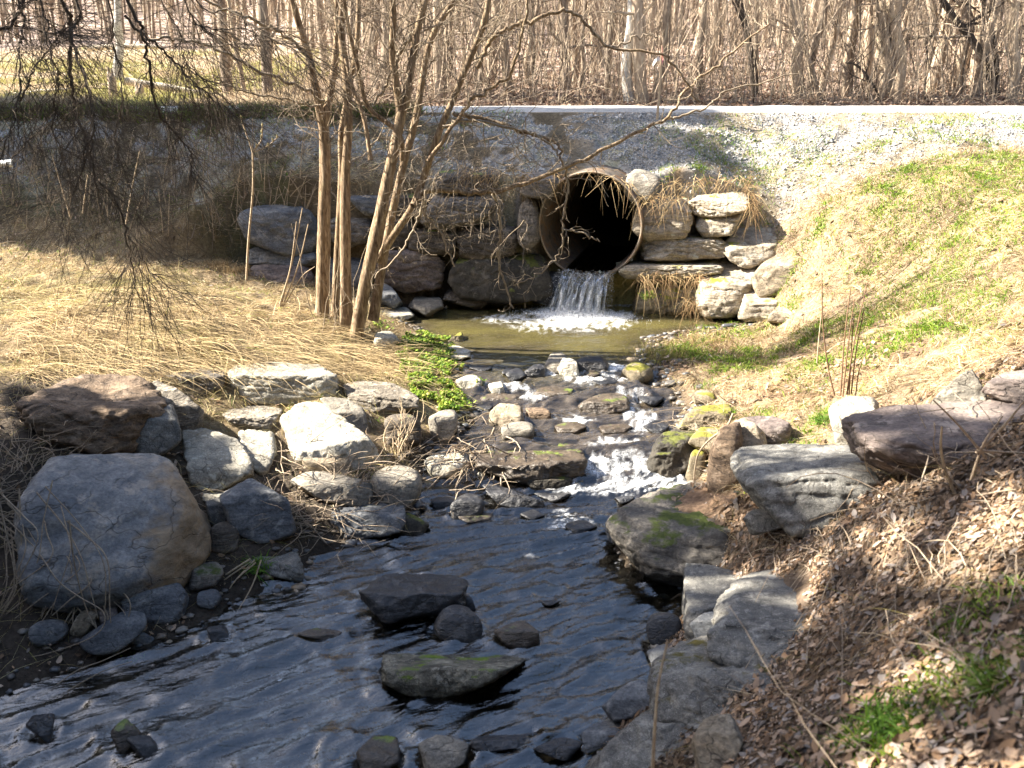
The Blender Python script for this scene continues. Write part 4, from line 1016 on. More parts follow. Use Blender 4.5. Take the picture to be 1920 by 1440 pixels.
    # tangle of drooping shoots over the shaded wall
    for _ in range(110):
        q = PY(r.uniform(730, 985), r.uniform(215, 430), 10.4 + r.uniform(-.4, .6))
        grow(out, q, np.array([r.uniform(-.6, .7), r.uniform(-.3, .3), r.uniform(-.9, .1)]), r.uniform(.35, .8), .005, 1, r, .38, (0, 0, -.05), (3, 5))
    for _ in range(9):      # dead shoots at the foot
        q = hit(r.uniform(585, 690), r.uniform(590, 640), False) + np.array([0, r.uniform(-.1, .2), 0])
        grow(out, q, np.array([r.uniform(-.25, .3), 0, 1]), r.uniform(.5, 1.3), .006, 1, r, .12, (0, 0, .02), (0, 2))
    emit('twigs', local(root, tw + [(p, q) for p, q, _ in out]), B_twig, root, 4)
    return root
main_tree()

# --- a tree standing outside the left edge hangs its boughs into the picture
def overhanging_tree():
    r = np.random.default_rng(9)
    base = np.array([-7.2, 6.4, float(Hs(-7.2, 6.4)) - .05]); root = empty('overhanging_tree', base)
    tag(root, 'dark bare tree hanging its drooping twiggy boughs over the left bank', 'tree')
    T = smooth_line([base, base + (0.1, .1, 2.0), base + (.5, .2, 4.2), base + (1.4, .3, 6.2), base + (2.6, .5, 7.6)], 20)
    emit('trunk', local(root, [(T, np.linspace(.19, .09, 20))]), B_dark, root, 12)
    H_ = [
        ([(117, 0), (133, 50), (130, 133), (140, 200), (157, 253), (167, 300), (180, 333), (207, 360), (227, 400), (240, 450), (252, 520), (272, 590)], 6.9, 6.0, 1.2),
        ([(143, 0), (133, 67), (150, 117), (170, 187), (175, 240), (172, 300), (185, 370)], 6.6, 4.6, 1.4),
        ([(247, 10), (267, 53), (277, 107), (287, 173), (300, 213), (320, 240), (353, 277), (360, 300), (357, 335)], 6.7, 4.8, 1.2),
        ([(233, 33), (300, 90), (350, 140), (400, 187), (443, 222)], 6.8, 3.2, 1.0),
        ([(367, 0), (433, 20), (500, 67), (563, 97), (600, 140)], 7.2, 3.0, 1.0),
        ([(350, 7), (383, 50), (467, 57), (520, 80)], 7.0, 2.4, 1.0),
        ([(-20, 75), (30, 33), (50, -10)], 6.5, 4.0, 3.0),
        ([(33, 0), (40, 67), (35, 100), (38, 170), (20, 240), (0, 300)], 6.6, 3.4, 1.0),
        ([(75, -10), (90, 80), (110, 150), (100, 230), (120, 300)], 6.7, 2.8, 1.0),
        ([(200, -10), (215, 80), (230, 180), (215, 260), (235, 330), (262, 420), (240, 500)], 7.1, 2.8, .9),
        ([(40, 190), (70, 120), (110, 70), (150, 20)], 6.9, 2.4, 1.0),
        ([(300, -10), (330, 50), (352, 120), (400, 170), (412, 240)], 7.3, 2.6, .9),
        ([(240, 440), (275, 500), (330, 545), (420, 560)], 7.0, 1.6, .7),
        ([(265, 380), (258, 450), (268, 530), (285, 610)], 7.0, 1.5, .7),
        ([(170, 250), (150, 330), (120, 390), (128, 455)], 6.8, 1.6, .7),
        ([(-20, 330), (20, 300), (60, 250), (80, 180)], 6.6, 1.8, .8),
    ]
    k = 7.0 / FPX; tw = []
    for i, (pts, Y, w0, w1) in enumerate(H_):
        m = len(pts); P = np.array([PY(a, b, Y + .25 * math.sin(i * 2.1 + j * .6)) for j, (a, b) in enumerate(pts)])
        if pts[0][1] <= 10 and i not in (12, 13, 14, 15):
            s = T[9 + (i * 3) % 10]; top = P[0] + np.array([-.25, .0, .9])
            mid = lerp(s, top, .55) + np.array([0, 0, .9])
            P = np.vstack([[s], [mid], [top], P]); 
        P = smooth_line(P, 6 * len(P)); P = P + .008 * r.normal(size=P.shape)
        R = np.linspace(w0 * .72 * k, w1 * .8 * k, len(P))
        emit('bough', local(root, [(P, R)]), B_dark, root, 7)
        vis = P[:, 2] < 4.3
        side_twigs(tw, P[vis], R[vis], r, 66 if i < 12 else 28, .85, .0025, 1, trop=(0, 0, -.09), wander=.17, bias=(.05, 0, -.25))
    emit('twigs', local(root, [(p, q) for p, q, _ in tw]), B_dark, root, 4)
overhanging_tree()

# --- unseen evergreens: left ones shade embankment and near water, others added to block skylight
M_needle = attr_mat('evergreen needles', .8, .15)
def evergreen(x, y, h, rad, z0, dense, label, seed):
    r = np.random.default_rng(seed); zb = float(Hs(x, y)); root = empty('evergreen_tree', (x, y, zb))
    tag(root, label, 'tree')
    T = smooth_line([(0, 0, -.2), (.05, 0, h * .5), (0, .05, h)], 12); emit('trunk', [(T, np.linspace(.22, .03, 12))], B_dkwood, root, 8)
    n = int(2300 * dense * h * rad / 8)
    t = r.uniform(0, 1, n) ** .8; z = lerp(z0, h, t); prof = np.minimum(1, (1 - t) * (2.2 if y < 10 else 1.8)) * (.82 + .18 * np.sin(z * 5))
    a = r.uniform(0, 2 * np.pi, n); q = rad * prof * r.uniform(.0, 1, n) ** .6
    c = np.stack([np.cos(a) * q, np.sin(a) * q, z - q * .25], -1)
    d = np.stack([np.cos(a), np.sin(a), -.35 + r.uniform(-.3, .3, n)], -1); s = np.cross(d, r.normal(size=(n, 3))); s /= np.linalg.norm(s, axis=1, keepdims=True)
    L = r.uniform(.35, .75, n)[:, None]; w = r.uniform(.10, .22, n)[:, None]
    V = np.stack([c - s * w, c + s * w, c + d * L + s * w * .3, c + d * L - s * w * .3], 1).reshape(-1, 3)
    np_mesh('crown', V, np.arange(4 * n).reshape(-1, 4), M_needle, root, col=np.repeat(np.array((.035, .06, .022))[None] * r.uniform(.6, 1.5, (n, 1)), 4, 0), smooth=False)
EVERGREENS = [(-19.5, 16.1, 15.0, 2.3, .6, 1.3), (-19.6, 17.4, 17.3, 2.2, .6, 1.3), (-19.0, 18.9, 17.6, 2.4, .6, 1.3), (-17.5, 21.0, 10, 2.4, .5, 1),
              (-10.6, 5.0, 9.4, 2.9, .6, 1), (-11.0, 1.2, 9.6, 3.0, .6, 1), (-9.5, -1.6, 8.0, 2.8, .6, 1), (9, -4, 15, 3.4, .6, .5), (3, -7, 16, 3.6, .6, .5), (-3.5, -7, 16, 3.6, .6, .5), (13, 1.5, 14, 3.2, .6, .5), (14.5, 7, 12, 2.8, .6, .5), (-12.8, 3.6, 15.5, 3.1, 6, .06), (-12.8, 6.9, 14.0, 2.0, 6, .04)]
EVLAB = ['dark evergreen whose shade covers the shaded headwall stones', 'tall dark evergreen shading the left embankment slope', 'tallest dark evergreen whose tip shades the gravel above the culvert', 'short dark evergreen shading the road at the far left',
         'dark evergreen on the left whose shade lies over the huge blue boulder', 'dark evergreen behind the camera shading the near water', 'dark evergreen behind the camera shading the near leafy bank', 'unseen evergreen added behind the camera on the upper bank to dim skylight', 'unseen evergreen added directly behind the camera to dim skylight', 'unseen evergreen added behind the camera across the stream to dim skylight', 'unseen evergreen added beyond the right edge near the boulder to dim skylight', 'shorter unseen evergreen added beyond the right edge by the grassy slope to dim skylight', 'tall thin crowned evergreen dappling the near leafy bank', 'tall sparse evergreen casting speckled shade over the mid stream']
for i, (e, l) in enumerate(zip(EVERGREENS, EVLAB)): evergreen(*e, l, 50 + i)

# --- the wood beyond the road: trees one can tell apart, then the thinner ones
def place_tree(name, label, pxb, Yb, pxt, wpx, mat, cat='tree', nb=9, group=None, pts=None, seed=1, bl=1.7, H=6.2, twig=None):
    """trunk from its base to well above the frame, leaning from pxb to pxt at the picture's top"""
    r = np.random.default_rng(seed)
    xb = (pxb - 960) / FPX * (Yb * math.cos(PITCH) + (CZ - 3.2) * math.sin(PITCH)); zb = float(Hs(xb, Yb))
    root = empty(name, (xb, Yb, zb)); tag(root, label, cat, group)
    if pts is None:
        top = PY(pxt, 0, Yb); d = (top - np.array([xb, Yb, zb])); d = d / max(d[2], .5)
        P = [np.array([0, 0, -.15])]
        for z in np.linspace(H * .12, H, 8): P.append(np.array([d[0] * z, r.normal() * .08 * z * .3, z]) + np.array([r.normal() * .05, 0, 0]))
    else:
        P = [PY(a, b, Yb) - np.array([xb, Yb, zb]) for a, b in pts]
    n = 26; P = smooth_line(P, n); w = wpx / 2 * Yb / FPX
    R = np.linspace(w, w * .45, n); R[0] *= 1.25
    V, F = tubes([(P, R)], 10); V = V + .12 * w * vnoise(V[:, 0] * 8, V[:, 1] * 8, V[:, 2] * 3, seed)[:, None]
    np_mesh('trunk', V, F, mat, root)
    out = []
    for _ in range(nb):
        i = r.integers(4, n - 2); a = r.uniform(0, 6.28)
        grow(out, P[i], np.array([math.cos(a), math.sin(a), r.uniform(.2, 1.1)]), bl * r.uniform(.5, 1.2), w * .28, 2, r, .2, (0, 0, .05), (2, 4))
    if out: emit('crown', [(p, q) for p, q, _ in out], twig or mat, root, 4)
    return root

place_tree('birch_tree', 'pale white barked tree standing alone behind the road above the culvert', 1184, 21.5, 1186, 20, B_birch, nb=6, seed=3, twig=B_twig)
place_tree('birch_tree', 'broken white birch in the sunny field seen through the twigs', 223, 27, 222, 17, B_birch, nb=2, seed=4, bl=.8, H=4.0, twig=B_twig)
place_tree('leaning_tree', 'thick tan barked tree with flaking bark among the thicket', 1505, 22, 1492, 24, B_wood2, nb=10, seed=5)
place_tree('straight_tree', 'thick straight tan trunk, wider one of a close pair', 1662, 22.5, 1645, 26, B_wood2, nb=6, seed=6)
place_tree('straight_tree', 'narrower brown trunk close beside the thick tan one', 1678, 23.2, 1672, 17, B_wood2, nb=6, seed=7)
place_tree('straight_tree', 'slim dark trunk between the flaking tree and the tan pair', 1598, 23, 1608, 11, B_wood, nb=6, seed=8)
place_tree('straight_tree', 'grey trunk right of the tan pair of trunks', 1745, 25, 1748, 18, B_wood, nb=6, seed=9)
place_tree('slanting_tree', 'dark bare tree slanting down to the right edge thicket', 1868, 22, 0, 16, B_dkwood, nb=10, seed=10, pts=[(1868, 203), (1850, 120), (1815, 65), (1790, 35), (1765, -5), (1740, -60), (1720, -160)])
place_tree('straight_tree', 'thick tan trunk at the right edge of the wood', 1899, 21.5, 1906, 19, B_wood2, nb=6, seed=11)
place_tree('straight_tree', 'dark upright trunk beside the slanting dark tree', 1872, 23, 1850, 12, B_dkwood, nb=8, seed=12)
place_tree('straight_tree', 'grey tan trunk directly behind the many stemmed tree', 712, 24, 702, 18, B_wood, nb=8, seed=13)
place_tree('straight_tree', 'dark brown trunk rising behind the right fork of the many stemmed tree', 846, 26, 838, 15, B_dkwood, nb=8, seed=14)
place_tree('straight_tree', 'straight mid grey trunk left of the white barked tree', 1140, 24, 1150, 13, B_wood, nb=8, seed=15)
place_tree('leaning_tree', 'dark leaning tree spreading behind the thicket', 1420, 22.5, 1388, 15, B_dkwood, nb=12, seed=16)
place_tree('leaning_tree', 'leaning slender tree in front of the flaking tan tree', 1545, 21.5, 1480, 9, B_wood, nb=8, seed=17)
place_tree('leaning_tree', 'thin dark tree leaning left in front of the tan pair', 1654, 21.3, 1620, 6, B_dkwood, nb=6, seed=18, pts=[(1654, 203), (1640, 165), (1615, 130), (1600, 120), (1585, 118)])

def wood_copies():
    protos = []
    for s in range(6):
        root = place_tree('wood_tree', 'thin bare tree among many alike in the wood beyond the road', 1000, 30, 1000 + (s - 2.5) * 6, 8 + s * 1.6, [B_wood2, B_wood, B_wood2][s % 3], nb=11, seed=100 + s, group='thin bare trees of the wood', bl=1.7, H=6.5)
        protos.append(root)
    r = np.random.default_rng(77)
    spots = []
    while len(spots) < 150:
        y = 21.3 + 34 * r.uniform() ** 1.3; f = r.uniform(-.32, .68); x = f * y
        if x / y < -.2 and r.uniform() < .55: continue
        spots.append((x, y))
    while len(spots) < 200:
        y = r.uniform(58, 78); spots.append((r.uniform(-.66, -.15) * y, y))
    for i, (x, y) in enumerate(spots):
        p = protos[i % 6]
        if i < 6: o = p
        else:
            o = p.copy(); COL.objects.link(o)
            for ch in list(p.children):
                c = ch.copy(); COL.objects.link(c); c.parent = o
        s = r.uniform(.75, 1.3)
        o.location = (x, y, float(Hs(x, y)) - .05); o.rotation_euler = (r.normal() * .05, r.normal() * .05, r.uniform(0, 6.28)); o.scale = (s, s, s * r.uniform(.9, 1.2))
wood_copies()

def brush():
    """the thicket of shoots along the far road edge: nobody could count it"""
    r = np.random.default_rng(31); out = [[], [], []]
    n = 0
    while n < 1350:
        y = 20.7 + 16 * r.uniform() ** 1.7; f = r.uniform(-.36, .64); x = f * y
        if f < -.19 and r.uniform() < .93: continue
        if (f < .02) and r.uniform() < .1: continue
        n += 1
        p = np.array([x, y, float(Hs(x, y)) - .05]); k = r.choice(3, p=[.64, .28, .08])
        grow(out[k], p, np.array([r.normal() * .22, r.normal() * .15, 1]), r.uniform(1.6, 5.2), r.uniform(.006, .018), 1, r, .10, (0, 0, .02), (2, 5), (.2, .5), (.25, .9), 7, .3)
    for k, (m, nm, lb) in enumerate(((B_wood2, 'tan', 'tangle of tan shoots and saplings along the far road edge'), (B_wood, 'brown', 'tangle of brown shoots and saplings along the far road edge'), (B_dkwood, 'dark', 'tangle of dark shoots and saplings along the far road edge'))):
        V, F = tubes([(p, q) for p, q, _ in out[k]], 3)
        tag(np_mesh(nm + '_undergrowth', V, F, m), lb, 'thicket', kind='stuff')
    # low arching bramble and sticks on the wood floor
    out = []
    for _ in range(1500):
        y = 20.6 + 9 * r.uniform() ** 1.6; f = r.uniform(-.22, .64); x = f * y
        p = np.array([x, y, float(Hs(x, y))])
        grow(out, p, np.array([r.normal(), r.normal() * .4, r.uniform(.2, 1.2)]), r.uniform(.5, 1.8), r.uniform(.005, .011), 1, r, .22, (0, 0, -.10), (1, 3), (.3, .6), (.3, 1.1), 6, .4)
    V, F = tubes([(p, q) for p, q, _ in out], 3)
    tag(np_mesh('bramble_undergrowth', V, F, B_wood2), 'low arching brambles and dead sticks on the wood floor', 'brambles', kind='stuff')
    # far hillside wood, a mass of thin trunks
    out = [];
    for _ in range(3200):
        y = 40 + 90 * r.uniform() ** 1.2; f = r.uniform(-.66, .66); x = f * y
        if y < 60 and f < -.22: continue
        h = r.uniform(4, 8); p = np.array([x, y, float(Hs(x, y)) - .1]); l = r.normal(size=2) * .05
        P = np.array([p, p + (l[0] * h * .4, l[1] * h * .4, h * .4), p + (l[0] * h, l[1] * h, h)]); w = r.uniform(.04, .14)
        out.append((P, np.array([w, w * .8, w * .4])))
        for q in range(3):
            t = r.uniform(.15, .8); a = P[0] * (1 - t) + P[2] * t; e = a + np.array([r.normal() * 1.0, r.normal(), r.uniform(.3, 1.8)]); out.append((np.array([a, (a + e) / 2 + (0, 0, -.1), e]), np.array([.025, .018, .01])))
    V, F = tubes(out, 4)
    tag(np_mesh('far_woods', V, F, B_wood), 'mass of thin grey brown trunks covering the far hillside', 'wood', kind='stuff')
brush()
# ------------------------------------------------------------------ ribbons: straw, grass, leaves, gravel, pebbles
def ribbons(P, D, Nn, L, wd, droop, col, rr, levels=4, lift=None):
    """P roots (n,3), D start directions, Nn surface normals; bends by droop; flat 2-wide ribbons"""
    n = len(P); t = np.linspace(0, 1, levels)
    D = D / np.linalg.norm(D, axis=1, keepdims=True)
    side = np.cross(D, Nn + .5 * rr.normal(size=(n, 3))); side /= np.linalg.norm(side, axis=1, keepdims=True) + 1e-9
    bend = rr.normal(size=(n, 3)) * .25; bend[:, 2] = 0
    V = np.empty((n, levels, 2, 3))
    for j, s in enumerate(t):
        c = P + D * (L * s)[:, None] + bend * (L * s * s)[:, None]; c[:, 2] -= droop * L * s * s
        hw = (wd * .5 * (1 - .8 * s ** 1.5))[:, None]
        V[:, j, 0] = c - side * hw; V[:, j, 1] = c + side * hw
    i = np.arange(n)[:, None] * levels * 2; j = np.arange(levels - 1)[None] * 2
    F = np.stack([i + j, i + j + 1, i + j + 3, i + j + 2], -1).reshape(-1, 4)
    return V.reshape(-1, 3), F, np.repeat(col, levels * 2, 0)

M_straw = attr_mat('dry straw', .85, .25, .2); M_green = attr_mat('fresh grass', .6, .35, .3); M_leaf = attr_mat('dead leaves', .85, .2, .2)
M_stone = attr_mat('loose stones', .85, 0, .3, vary=.45, vscale=90); M_peb = attr_mat('wet pebbles', .45, 0, .5, vary=.5, vscale=60)

def scatter(n, dens, x0, x1, y0, y1, r):
    x = r.uniform(x0, x1, n); y = r.uniform(y0, y1, n)
    k = r.uniform(size=n) < dens(x, y); x, y = x[k], y[k]
    return x, y

def infrustum(x, y, m=1.25):
    return (np.abs(x) < (y * .95 + .9) * .577 * m + .35)

def straw():
    r = np.random.default_rng(200)
    def dens(x, y):
        z = zones(x, y); n = fbm(x * 1.6, y * 1.6, 0, 3, 201)
        d = .85 * sstep(.02, .15, z['sd']) * (y < 15.45)
        d = d * (1 - lerp(.86, .6, sstep(1.5, 3, x)) * z['grav']) * (1 - .25 * z['leaf']) * (1 - .8 * z['leafl'])
        d = d * (.45 + .55 * sstep(-.4, .3, n))
        return d * infrustum(x, y) * np.clip(9.5 / np.maximum(y, 6), .55, 1)
    x, y = scatter(400000, dens, -9.2, 9.2, 3.0, 15.45, r)
    k = clear_of_rocks(x, y, grow=.95); x, y = x[k], y[k]
    n = len(x); z = Hs(x, y); nn = Hn(x, y)
    # lodged straw lies in swathes: direction follows a smooth field, mostly downhill toward the water
    fld = 2.2 * fbm(x * .5, y * .5, 0, 2, 205); dn = np.arctan2(nn[:, 1], nn[:, 0])
    a = dn * .0 + np.where(x < 0, -.25, 3.3) + fld + r.normal(size=n) * .95
    up = np.abs(r.normal(size=n)) * .30 + .08; tall = r.uniform(size=n) < .06; up = np.where(tall, r.uniform(.8, 2.5, n), up)
    T = np.stack([np.cos(a), np.sin(a), np.zeros(n)], -1); T -= nn * np.sum(T * nn, 1, keepdims=True)
    D = T + nn * up[:, None]
    L = (.05 + .30 * r.uniform(size=n) ** 1.7) * np.where(x < 0, 1.15, .85) * np.where(y > 13, .8, 1.0) * np.where(y<6,.9,1); wd = r.uniform(.0018, .0056, n) * np.clip(y / 8, .6, 1.3)
    base = np.array([(.52, .44, .28), (.42, .335, .20), (.29, .215, .135), (.64, .57, .42), (.17, .125, .08), (.42, .40, .15)])
    col = base[r.choice(6, n, p=[.22, .22, .19, .16, .13, .08])] * r.uniform(.7, 1.2, (n, 1)) * np.where((x > 0)[:, None], np.array((1.02, .92, .80)), np.array((1.05, .97, .84))) * (lerp(.55, 1.12, sstep(-.45, .35, fbm(x * 1.1, y * 2.0, 0, 4, 207))) * np.where(x > 0, lerp(.5, 1.08, sstep(-.4, .3, fbm(x * 3.2, y * 4.5, 0, 3, 209))), 1))[:, None] * (1 - np.array((.09, .0, .12)) * (sstep(.1, .5, fbm(x * .8, y * .8, 0, 3, 208)) * (x < 0))[:, None])
    V, F, C = ribbons(np.stack([x, y, z + .004], -1), D, nn, L, wd, .25, col, r)
    # keep blades on the soil: lift anything that dips under
    h = Hs(V[:, 0], V[:, 1]); V[:, 2] = np.maximum(V[:, 2], h + .003)
    tag(np_mesh('dry_grass', V, F, M_straw, col=C), 'matted dry straw coloured grass lying over both banks', 'dry grass', kind='stuff')

    # long combed stalks sweeping down the left bank and over stone edges
    P0, DD, LL = [], [], []
    for _ in range(3200):
        px, py = r.uniform(20, 770), r.uniform(540, 715)
        if py < 560 + (px - 400) * .25: continue
        q = hit(px, py, False) if False else None
        P0.append((px, py))
    pts = np.array(P0); 
    X = []; 
    for px, py in pts[:2100]:
        X.append(hit(px, py, False))
    X = np.array(X); m = len(X)
    a = r.normal(size=m) * .35 - .42
    D = np.stack([np.cos(a), np.sin(a), r.uniform(.02, .35, m)], -1)
    V, F, C = ribbons(X + (0, 0, .03), D, np.tile([0, 0, 1.], (m, 1)), r.uniform(.3, .8, m), r.uniform(.004, .007, m), .3, np.array((.55, .42, .235))[None] * r.uniform(.55, 1.15, (m, 1)), r, 6)
    h = Hs(V[:, 0], V[:, 1]); V[:, 2] = np.maximum(V[:, 2], h + .006)
    tag(np_mesh('long_dry_grass', V, F, M_straw, col=C), 'long pale stalks combed down the left bank toward the water', 'dry grass', kind='stuff')

    # fringe hanging over the culvert crown, the sunlit stack and the near bank edge
    pl = []
    for (pa, pb, Y, n_) in (((1000, 338), (1110, 318), 12.75, 30), ((1110, 318), (1190, 345), 12.75, 45), ((1240, 345), (1410, 335), 12.75, 190), ((1195, 372), (1290, 372), 12.5, 110), ((1195, 520), (1330, 520), 12.05, 210),
                            ((1400, 340), (1420, 400), 12.7, 160), ((860, 320), (1000, 330), 13.0, 200), ((1280, 560), (1320, 580), 12.0, 80)):
        for _ in range(n_):
            t = r.uniform(); pl.append(PY(lerp(pa[0], pb[0], t) + r.normal() * 6, lerp(pa[1], pb[1], t) + r.normal() * 6, Y + r.normal() * .08))
    X = np.array(pl); m = len(X)
    D = np.stack([r.normal(size=m) * .7, -np.abs(r.normal(size=m)) * .7, r.normal(size=m) * .5], -1)
    col = np.array([(.50, .38, .21), (.36, .25, .13), (.27, .17, .09)])[r.integers(0, 3, m)] * r.uniform(.8, 1.2, (m, 1))
    V, F, C = ribbons(X, D, np.tile([0, -1., .3], (m, 1)), r.uniform(.12, .34, m), r.uniform(.004, .008, m), 1.0, col, r, 5)
    tag(np_mesh('hanging_dry_grass', V, F, M_straw, col=C), 'fringe of dry grass and roots hanging over the culvert and stone stack', 'dry grass', kind='stuff')
straw()

def green():
    r = np.random.default_rng(220)
    def dens(x, y):
        z = zones(x, y); n = fbm(x * .9 + 5, y * 1.3, 0, 3, 221) + .45 * fbm(x * 4, y * 4, 0, 2, 222)
        d = 1.5 * sstep(-.15, .35, n) * sstep(1.8, 3.0, x) * sstep(5.6, 7.0, y) * (1 - .5 * z['grav'])
        d = np.maximum(d, .16 * sstep(.2, .6, n) * (x < -1) * (y > 8))
        d = np.maximum(d, .35 * sstep(.0, .4, n) * (y > 12.2) * (x > 1.2))
        return d * infrustum(x, y) * (z['sd'] > .1) * (y < 15.5)
    x, y = scatter(120000, dens, -9, 9.5, 3.2, 15.5, r)
    # ragged verge hiding the road edge on the shaded side
    vx = -10 + 8.6 * r.uniform(size=14000); vy = 15.3 + .4 * r.uniform(size=14000); kk = fbm(vx * 1.5, vy, 0, 3, 223) > -.45; x = np.append(x, vx[kk]); y = np.append(y, vy[kk])
    # rough clumps of taller grass all over the right bank
    for _ in range(620):
        cx_, cy_ = r.uniform(1.9, 8.0), r.uniform(5.6, 13.0)
        if fbm(cx_ * .9 + 5, cy_ * 1.3, 0, 3, 221) + r.normal() * .3 < .05: continue
        m = r.integers(25, 90); x = np.append(x, cx_ + r.normal(size=m) * .06); y = np.append(y, cy_ + r.normal(size=m) * .06)
    # placed tufts
    tx, ty = [], []
    for px, py, n_, s in ((1690, 1350, 900, .13), (1860, 1265, 350, .07), (1545, 782, 260, .06), (1290, 665, 900, .14), (1400, 660, 350, .09), (1620, 590, 380, .2), (1815, 620, 500, .2), (1700, 640, 400, .2), (1870, 640, 400, .2), (1860, 320, 1300, .5), (1800, 350, 1200, .5), (1890, 370, 1200, .5), (1840, 470, 700, .4), (1700, 410, 500, .4), (1880, 420, 700, .4), (1640, 480, 500, .35), (1760, 520, 500, .35), (1850, 560, 400, .3), (1690, 570, 400, .3),
                       (1800, 1180, 160, .08), (1860, 1120, 160, .08), (1240, 860, 0, 1), (490, 208, 260, .25), (545, 212, 300, .25), (380, 245, 200, .25), (1310, 375, 200, .08), (1250, 345, 120, .1), (700, 212, 200, .3), (900, 215, 200, .4), (1370, 780, 60, .03), (1500, 700, 150, .12)):
        if n_ == 0: continue
        c = hit(px, py, False); tx.append(c[0] + r.normal(size=n_) * s); ty.append(c[1] + r.normal(size=n_) * s)
    x = np.concatenate([x] + tx); y = np.concatenate([y] + ty)
    k = clear_of_rocks(x, y, grow=.9); x, y = x[k], y[k]
    n = len(x); nn = Hn(x, y); z = Hs(x, y)
    D = r.normal(size=(n, 3)) * .45 + np.array([0, 0, 1.0]); L = r.uniform(.05, .15, n) * np.where(y < 6, .8, 1.0) * np.where((y > 15.2) & (x < -1), 3.0, 1); verge = (y > 15.2) & (x < -1); wd = r.uniform(.004, .008, n) * np.where(y > 8, 1.5, 1)
    col = np.array([(.12, .22, .015), (.19, .29, .02), (.26, .31, .05), (.07, .15, .012)])[r.integers(0, 4, n)] * r.uniform(.8, 1.25, (n, 1))
    strawy = verge & (r.uniform(size=n) < .75); col[strawy] = np.array((.17, .135, .08)) * r.uniform(.6, 1.2, (strawy.sum(), 1))
    V, F, C = ribbons(np.stack([x, y, z], -1), D, nn, L, wd, .45, col, r)
    tag(np_mesh('green_grass', V, F, M_green, col=C), 'fresh green spring grass growing through the straw on the right bank', 'grass', kind='stuff')

    # watercress mat
    poly = np.array([hit(*p, False)[:2] for p in ((755, 640), (800, 628), (845, 650), (860, 690), (848, 705), (862, 725), (872, 775), (830, 778), (800, 760), (770, 735), (748, 700), (765, 685), (740, 670))])
    x = r.uniform(poly[:, 0].min(), poly[:, 0].max(), 26000); y = r.uniform(poly[:, 1].min(), poly[:, 1].max(), 26000)
    s = sdist(x, y, poly) + .10 * fbm(x * 5, y * 5, 0, 3, 231); k = (s < -.02) & (fbm(x * 6, y * 6, 0, 2, 232) > -.35); x, y = x[k], y[k]
    ex = []
    for px, py, n_, sg in ((890, 725, 260, .05), (712, 615, 120, .08), (870, 765, 100, .05), (1215, 560, 260, .06), (1320, 555, 80, .05)):
        c = hit(px, py) if px < 1000 else PY(px, py, 12.45); ex.append((c, n_, sg))
    n = len(x); P = np.stack([x, y, np.maximum(Hs(x, y), W(y)) + r.uniform(.01, .07, n)], -1)
    for c, n_, sg in ex: P = np.vstack([P, c + r.normal(size=(n_, 3)) * np.array([sg, sg, sg * .5]) + (0, 0, .05)])
    n = len(P); a = r.uniform(0, 6.28, n); nrm = r.normal(size=(n, 3)) * .5 + np.array([0, 0, 1]); nrm /= np.linalg.norm(nrm, axis=1, keepdims=True)
    u = np.cross(nrm, np.stack([np.cos(a), np.sin(a), np.zeros(n)], -1)); u /= np.linalg.norm(u, axis=1, keepdims=True); v = np.cross(nrm, u)
    sz = (.006 + .020 * r.uniform(size=n) ** 1.5)[:, None]
    th = np.arange(6) * np.pi / 3
    V = np.stack([P + (u * math.cos(t) + v * math.sin(t) * .8) * sz + nrm * sz * (.25 if i % 3 == 0 else 0) for i, t in enumerate(th)], 1).reshape(-1, 3)
    b = np.arange(n)[:, None] * 6; F = np.concatenate([b + np.array([0, 1, 2, 3]), b + np.array([0, 3, 4, 5])]).astype(int)
    col = np.array([(.17, .28, .02), (.24, .34, .03), (.11, .20, .02), (.32, .36, .06), (.40, .34, .09), (.06, .13, .015)])[r.choice(6, n, p=[.28, .22, .2, .14, .06, .10])] * r.uniform(.8, 1.2, (n, 1))
    tag(np_mesh('watercress_foliage', V, F, M_green, col=np.repeat(col, 6, 0), smooth=False), 'bright green cress mat spreading from the tree foot into the riffle', 'watercress', kind='stuff')
green()

def straw_clumps():
    r = np.random.default_rng(290); P, D, L = [], [], []
    for _ in range(1500):
        if r.uniform() < .68: cx_, cy_ = r.uniform(1.6, 8.2), r.uniform(5.2, 13.2)
        else: cx_, cy_ = r.uniform(-8, -1.2), r.uniform(7.6, 13.2)
        if sdist(np.array([cx_]), np.array([cy_]), stream)[0] < .25: continue
        m = r.integers(14, 60); a = r.uniform(0, 6.28); s = r.uniform(.02, .09)
        P.append(np.stack([cx_ + r.normal(size=m) * s, cy_ + r.normal(size=m) * s], -1))
        D.append(r.normal(size=(m, 3)) * .55 + np.array([math.cos(a) * .5, math.sin(a) * .5, .75])); L.append(r.uniform(.08, .34, m) * r.uniform(.6, 1.2))
    P = np.vstack(P); D = np.vstack(D); L = np.concatenate(L); k = clear_of_rocks(P[:, 0], P[:, 1]); P, D, L = P[k], D[k], L[k]; n = len(P)
    col = np.array([(.46, .36, .21), (.34, .24, .13), (.24, .165, .09), (.58, .50, .34)])[r.integers(0, 4, n)] * r.uniform(.7, 1.2, (n, 1))
    V, F, C = ribbons(np.column_stack([P, Hs(P[:, 0], P[:, 1])]), D, np.tile([0, -.4, 1.], (n, 1)), L, r.uniform(.003, .0085, n), .8, col, r, 5)
    V[:, 2] = np.maximum(V[:, 2], Hs(V[:, 0], V[:, 1]) + .003)
    tag(np_mesh('tussock_grass', V, F, M_straw, col=C), 'rough tussocks of bent dry grass dotted over both banks', 'dry grass', kind='stuff')
straw_clumps()

